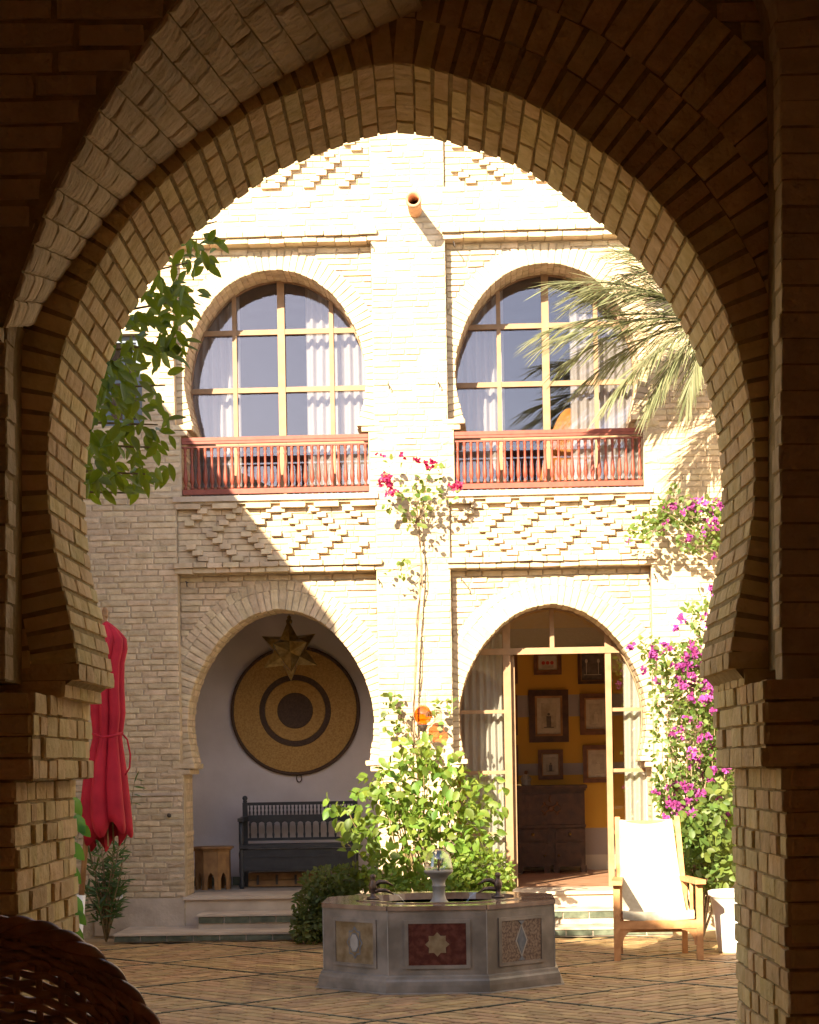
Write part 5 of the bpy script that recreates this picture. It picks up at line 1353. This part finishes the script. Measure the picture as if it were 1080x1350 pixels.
def bougainvilleas():
    bract = leaf_mesh('bract', M_bract, .85, .1)
    r = P(925, 1245, 18.6); r.z = 0
    t = thing('bougainvillea', tuple(r), 'large magenta flowering bougainvillea climbing the wall behind the deck chair', 'climbing plant')
    ells = [(925, 895, 42, 55), (895, 870, 40, 26, .6), (880, 940, 24, 50, .45), (915, 985, 36, 60, .7), (905, 1040, 46, 36), (925, 1090, 42, 45), (938, 1140, 34, 48), (900, 1075, 30, 20), (948, 820, 12, 50, .8), (925, 810, 22, 28, .6), (862, 862, 24, 26, .35), (850, 850, 14, 14, .3), (870, 900, 16, 20, .25), (955, 950, 20, 80), (870, 990, 16, 20, .3), (880, 1030, 20, 20, .6), (950, 1050, 22, 120)]
    twigs(ells, r, 30, 19.2, .3, .014, M_bark, t)
    fr = cloud(ells, 19.25, .42, 5200, .062, Vector((-.35, -.8, .6)), .25, .9, .2)
    low = [(930, 1130, 38, 50), (915, 1100, 40, 30), (945, 1080, 25, 60), (905, 1110, 14, 40)]
    fr += cloud(low, 18.6, .3, 900, .095, Vector((-.35, -.8, .6)), .25, .8, .2)
    put_leaves(leaf_mesh('leaf', M_boug, .62, .12), fr, t, 0)
    fe = [(925, 890, 34, 34, 2.2), (945, 905, 22, 40, 2), (890, 862, 36, 18), (910, 830, 24, 24), (905, 1050, 44, 16, 1.8), (935, 1000, 30, 30), (930, 1070, 36, 22, 1.6), (885, 1065, 22, 14), (860, 905, 24, 36, .4), (935, 1130, 26, 26, .3), (945, 780, 8, 30), (880, 1095, 6, 30, .5), (830, 850, 8, 6, .6), (895, 960, 26, 20, .6)]
    def flowers(fe, n, Y, dY, parent, size=.036, me=bract):
        fr = []
        for _ in range(n):
            u, v, e, _q = pick(fe); c = P(u, v, Y + ru(-dY, dY))
            for k in range(random.choice((3, 5, 8))):
                o = rvec() * ru(0, .045)
                for j in range(3): fr.append(leaf_frame(c + o, rvec() + Vector((0, -.5, .2)), Vector((-.3, -.8, .4)) + rvec() * .8, size * ru(.8, 1.2)))
        put_leaves(me, fr, parent, 0, 'bract', 'blossom')
    flowers(fe, 170, 18.85, .25, t)
    r2 = P(985, 760, 19.6)
    t = thing('bougainvillea_spray', tuple(r2), 'small flowering bougainvillea spray arching over the blank wall below the palm', 'climbing plant')
    e2 = [(893, 672, 30, 20), (930, 682, 24, 26), (855, 692, 22, 20, .7), (918, 712, 28, 16, .7), (887, 650, 5, 12), (838, 705, 16, 14, .5), (945, 700, 20, 30), (880, 690, 40, 10, .4)]
    twigs(e2, r2, 10, 19.6, .15, .008, M_bark, t)
    put_leaves(leaf_mesh('leaf', M_boug, .62, .12), cloud(e2, 19.6, .2, 620, .066, Vector((-.35, -.8, .6)), .2, .8), t, 0)
    flowers([(905, 690, 40, 22), (930, 665, 22, 14), (825, 712, 10, 8), (887, 645, 5, 8), (940, 730, 8, 10), (870, 665, 26, 10), (855, 668, 16, 8)], 26, 19.5, .15, t, .032)
    r3 = P(546, 1180, 19.75); r3.z = .2
    t = thing('climbing_vine', tuple(r3), 'thin vine climbing the sunlit middle pier up to a crimson flowered top', 'climbing plant')
    pts = [r3] + [P(u, v, 19.9) for u, v in ((546, 1080), (545, 1010), (546, 930), (549, 850), (553, 795), (555.5, 745), (553, 700), (549, 668), (543, 640))]
    m = MB(); m.tube(pts, [.013, .012, .011, .010, .010, .009, .008, .008, .007, .004], 8); m.build('main_stem', M_bark, t, True)
    pts = [P(u + 2.5 * math.sin(v * .06), v, 19.88) for u, v in ((546, 1020), (545, 980), (546, 930), (549, 890), (549, 850), (551, 820), (553, 795), (555, 770), (555.5, 745), (553, 700))]
    m = MB(); m.tube(pts, .005, 6); m.build('side_stem', M_bark, t, True)
    e3 = [(548, 660, 26, 26), (520, 625, 14, 26, .6), (575, 625, 14, 14, .5), (590, 654, 20, 8, .8), (545, 690, 14, 12, .8), (512, 602, 8, 8, .5), (520, 670, 16, 14, .5), (565, 640, 20, 26, .4)]
    twigs(e3, P(549, 690, 19.85), 14, 19.72, .1, .006, M_bark, t)
    fr = cloud(e3, 19.7, .14, 130, .062, Vector((-.35, -.8, .6)), .3, .8)
    e4 = [(532, 750, 10, 14), (520, 760, 10, 8, .7), (518, 940, 14, 26), (530, 965, 16, 12), (585, 932, 18, 10), (545, 990, 22, 16), (572, 950, 10, 20, .4)]
    fr += cloud(e4, 19.75, .12, 150, .066, Vector((-.35, -.8, .6)), .4, .8)
    twigs([(528, 752, 8, 10)], P(554, 745, 19.88), 3, 19.78, .05, .005, M_bark, t); twigs(e4[2:], P(546, 985, 19.85), 8, 19.75, .05, .006, M_bark, t)
    put_leaves(leaf_mesh('leaf', M_boug, .75, .12), fr, t, 0)
    flowers([(510, 598, 8, 5, 2), (565, 613, 9, 5, 3), (508, 635, 9, 8, 3), (604, 642, 9, 5, 3), (516, 648, 6, 4), (494, 668, 4, 2), (530, 600, 3, 3), (550, 606, 2, 2), (573, 913, 2, 2)], 26, 19.66, .06, t, .034, leaf_mesh('bract', M_bract2, .85, .1))
bougainvilleas()

# ------------------------------------------------------------------ date palm at the right
def palm():
    Y = 19.05; crown = P(948, 425, Y); base = Vector((P(1050, 900, Y).x, Y + .05, 0))
    t = thing('date_palm', tuple(base), 'date palm whose pale green fronds hang across the right upper window', 'palm tree')
    m = MB(); pts = []; rads = []
    for i in range(34):
        s = i / 33; pts.append(base.lerp(crown, s)); rads.append(.15 + .012 * (i % 2) + (.03 if s > .9 else 0))
    m.tube(pts, rads, 14); m.build('trunk', M_bark, t)
    me = leaf_mesh('leaflet', M_palm, .036, .04, fold=.006)
    specs = [  # tip u, v, arch height, depth of tip
        (765, 385, .20, -.55), (712, 440, .18, -.35), (745, 478, .20, -.1), (830, 360, .22, -.2), (800, 530, .22, -.6), (770, 505, .22, .2), (760, 398, .22, -.15),
        (855, 535, .2, -.3), (905, 530, .2, -.3), (720, 452, .16, -.45), (735, 372, .18, -.3), (815, 330, .18, -.5), (850, 330, .22, .3), (1150, 430, .3, -.4), (1090, 320, .3, -.6)]
    nobj = 0
    for i, (u, v, ah, dy) in enumerate(specs):
        tip = P(u, v, Y + dy); a = crown + Vector((ru(-.03, .03), ru(-.03, .03), 0)); L = (tip - a).length; pts = []
        for k in range(13):
            s = k / 12; p = a.lerp(tip, s) + Vector((0, 0, ah * 4 * s * (1 - s) * .62 + (ah * .3) * s * (1 - s))); pts.append(p)
        m = MB(); m.tube(pts, [.016 * (1 - .85 * k / 12) for k in range(13)], 6); fr = m.build('frond', M_palm, t, True)
        frames = []; n = 62
        for k in range(n):
            s = .16 + .84 * k / (n - 1); q = s * 12; j = min(11, int(q)); p = pts[j].lerp(pts[j + 1], q - j); tg = (pts[j + 1] - pts[j]).normalized()
            side0 = tg.cross(Vector((0, 0, 1))).normalized()
            for sg in (-1, 1):
                ang = R(44 - 27 * s + ru(-5, 5)) ; side = side0 * sg * ru(.5, 1) + Vector((0, 0, ru(-.8, .8)))
                d = tg * math.cos(ang) + side.normalized() * math.sin(ang) + Vector((0, 0, -.16 - .12 * s)); ln = .46 * (math.sin(min(1, s * 1.15) * math.pi * .62 + .35)) * ru(.85, 1.1)
                frames.append(leaf_frame(p, d, Vector((0, -.4, 1)) + rvec() * .5, max(.16, ln)))
        k = len(frames) if i < 2 else 0
        put_leaves(me, frames, fr, k, 'leaflet', 'leaflets')
palm()
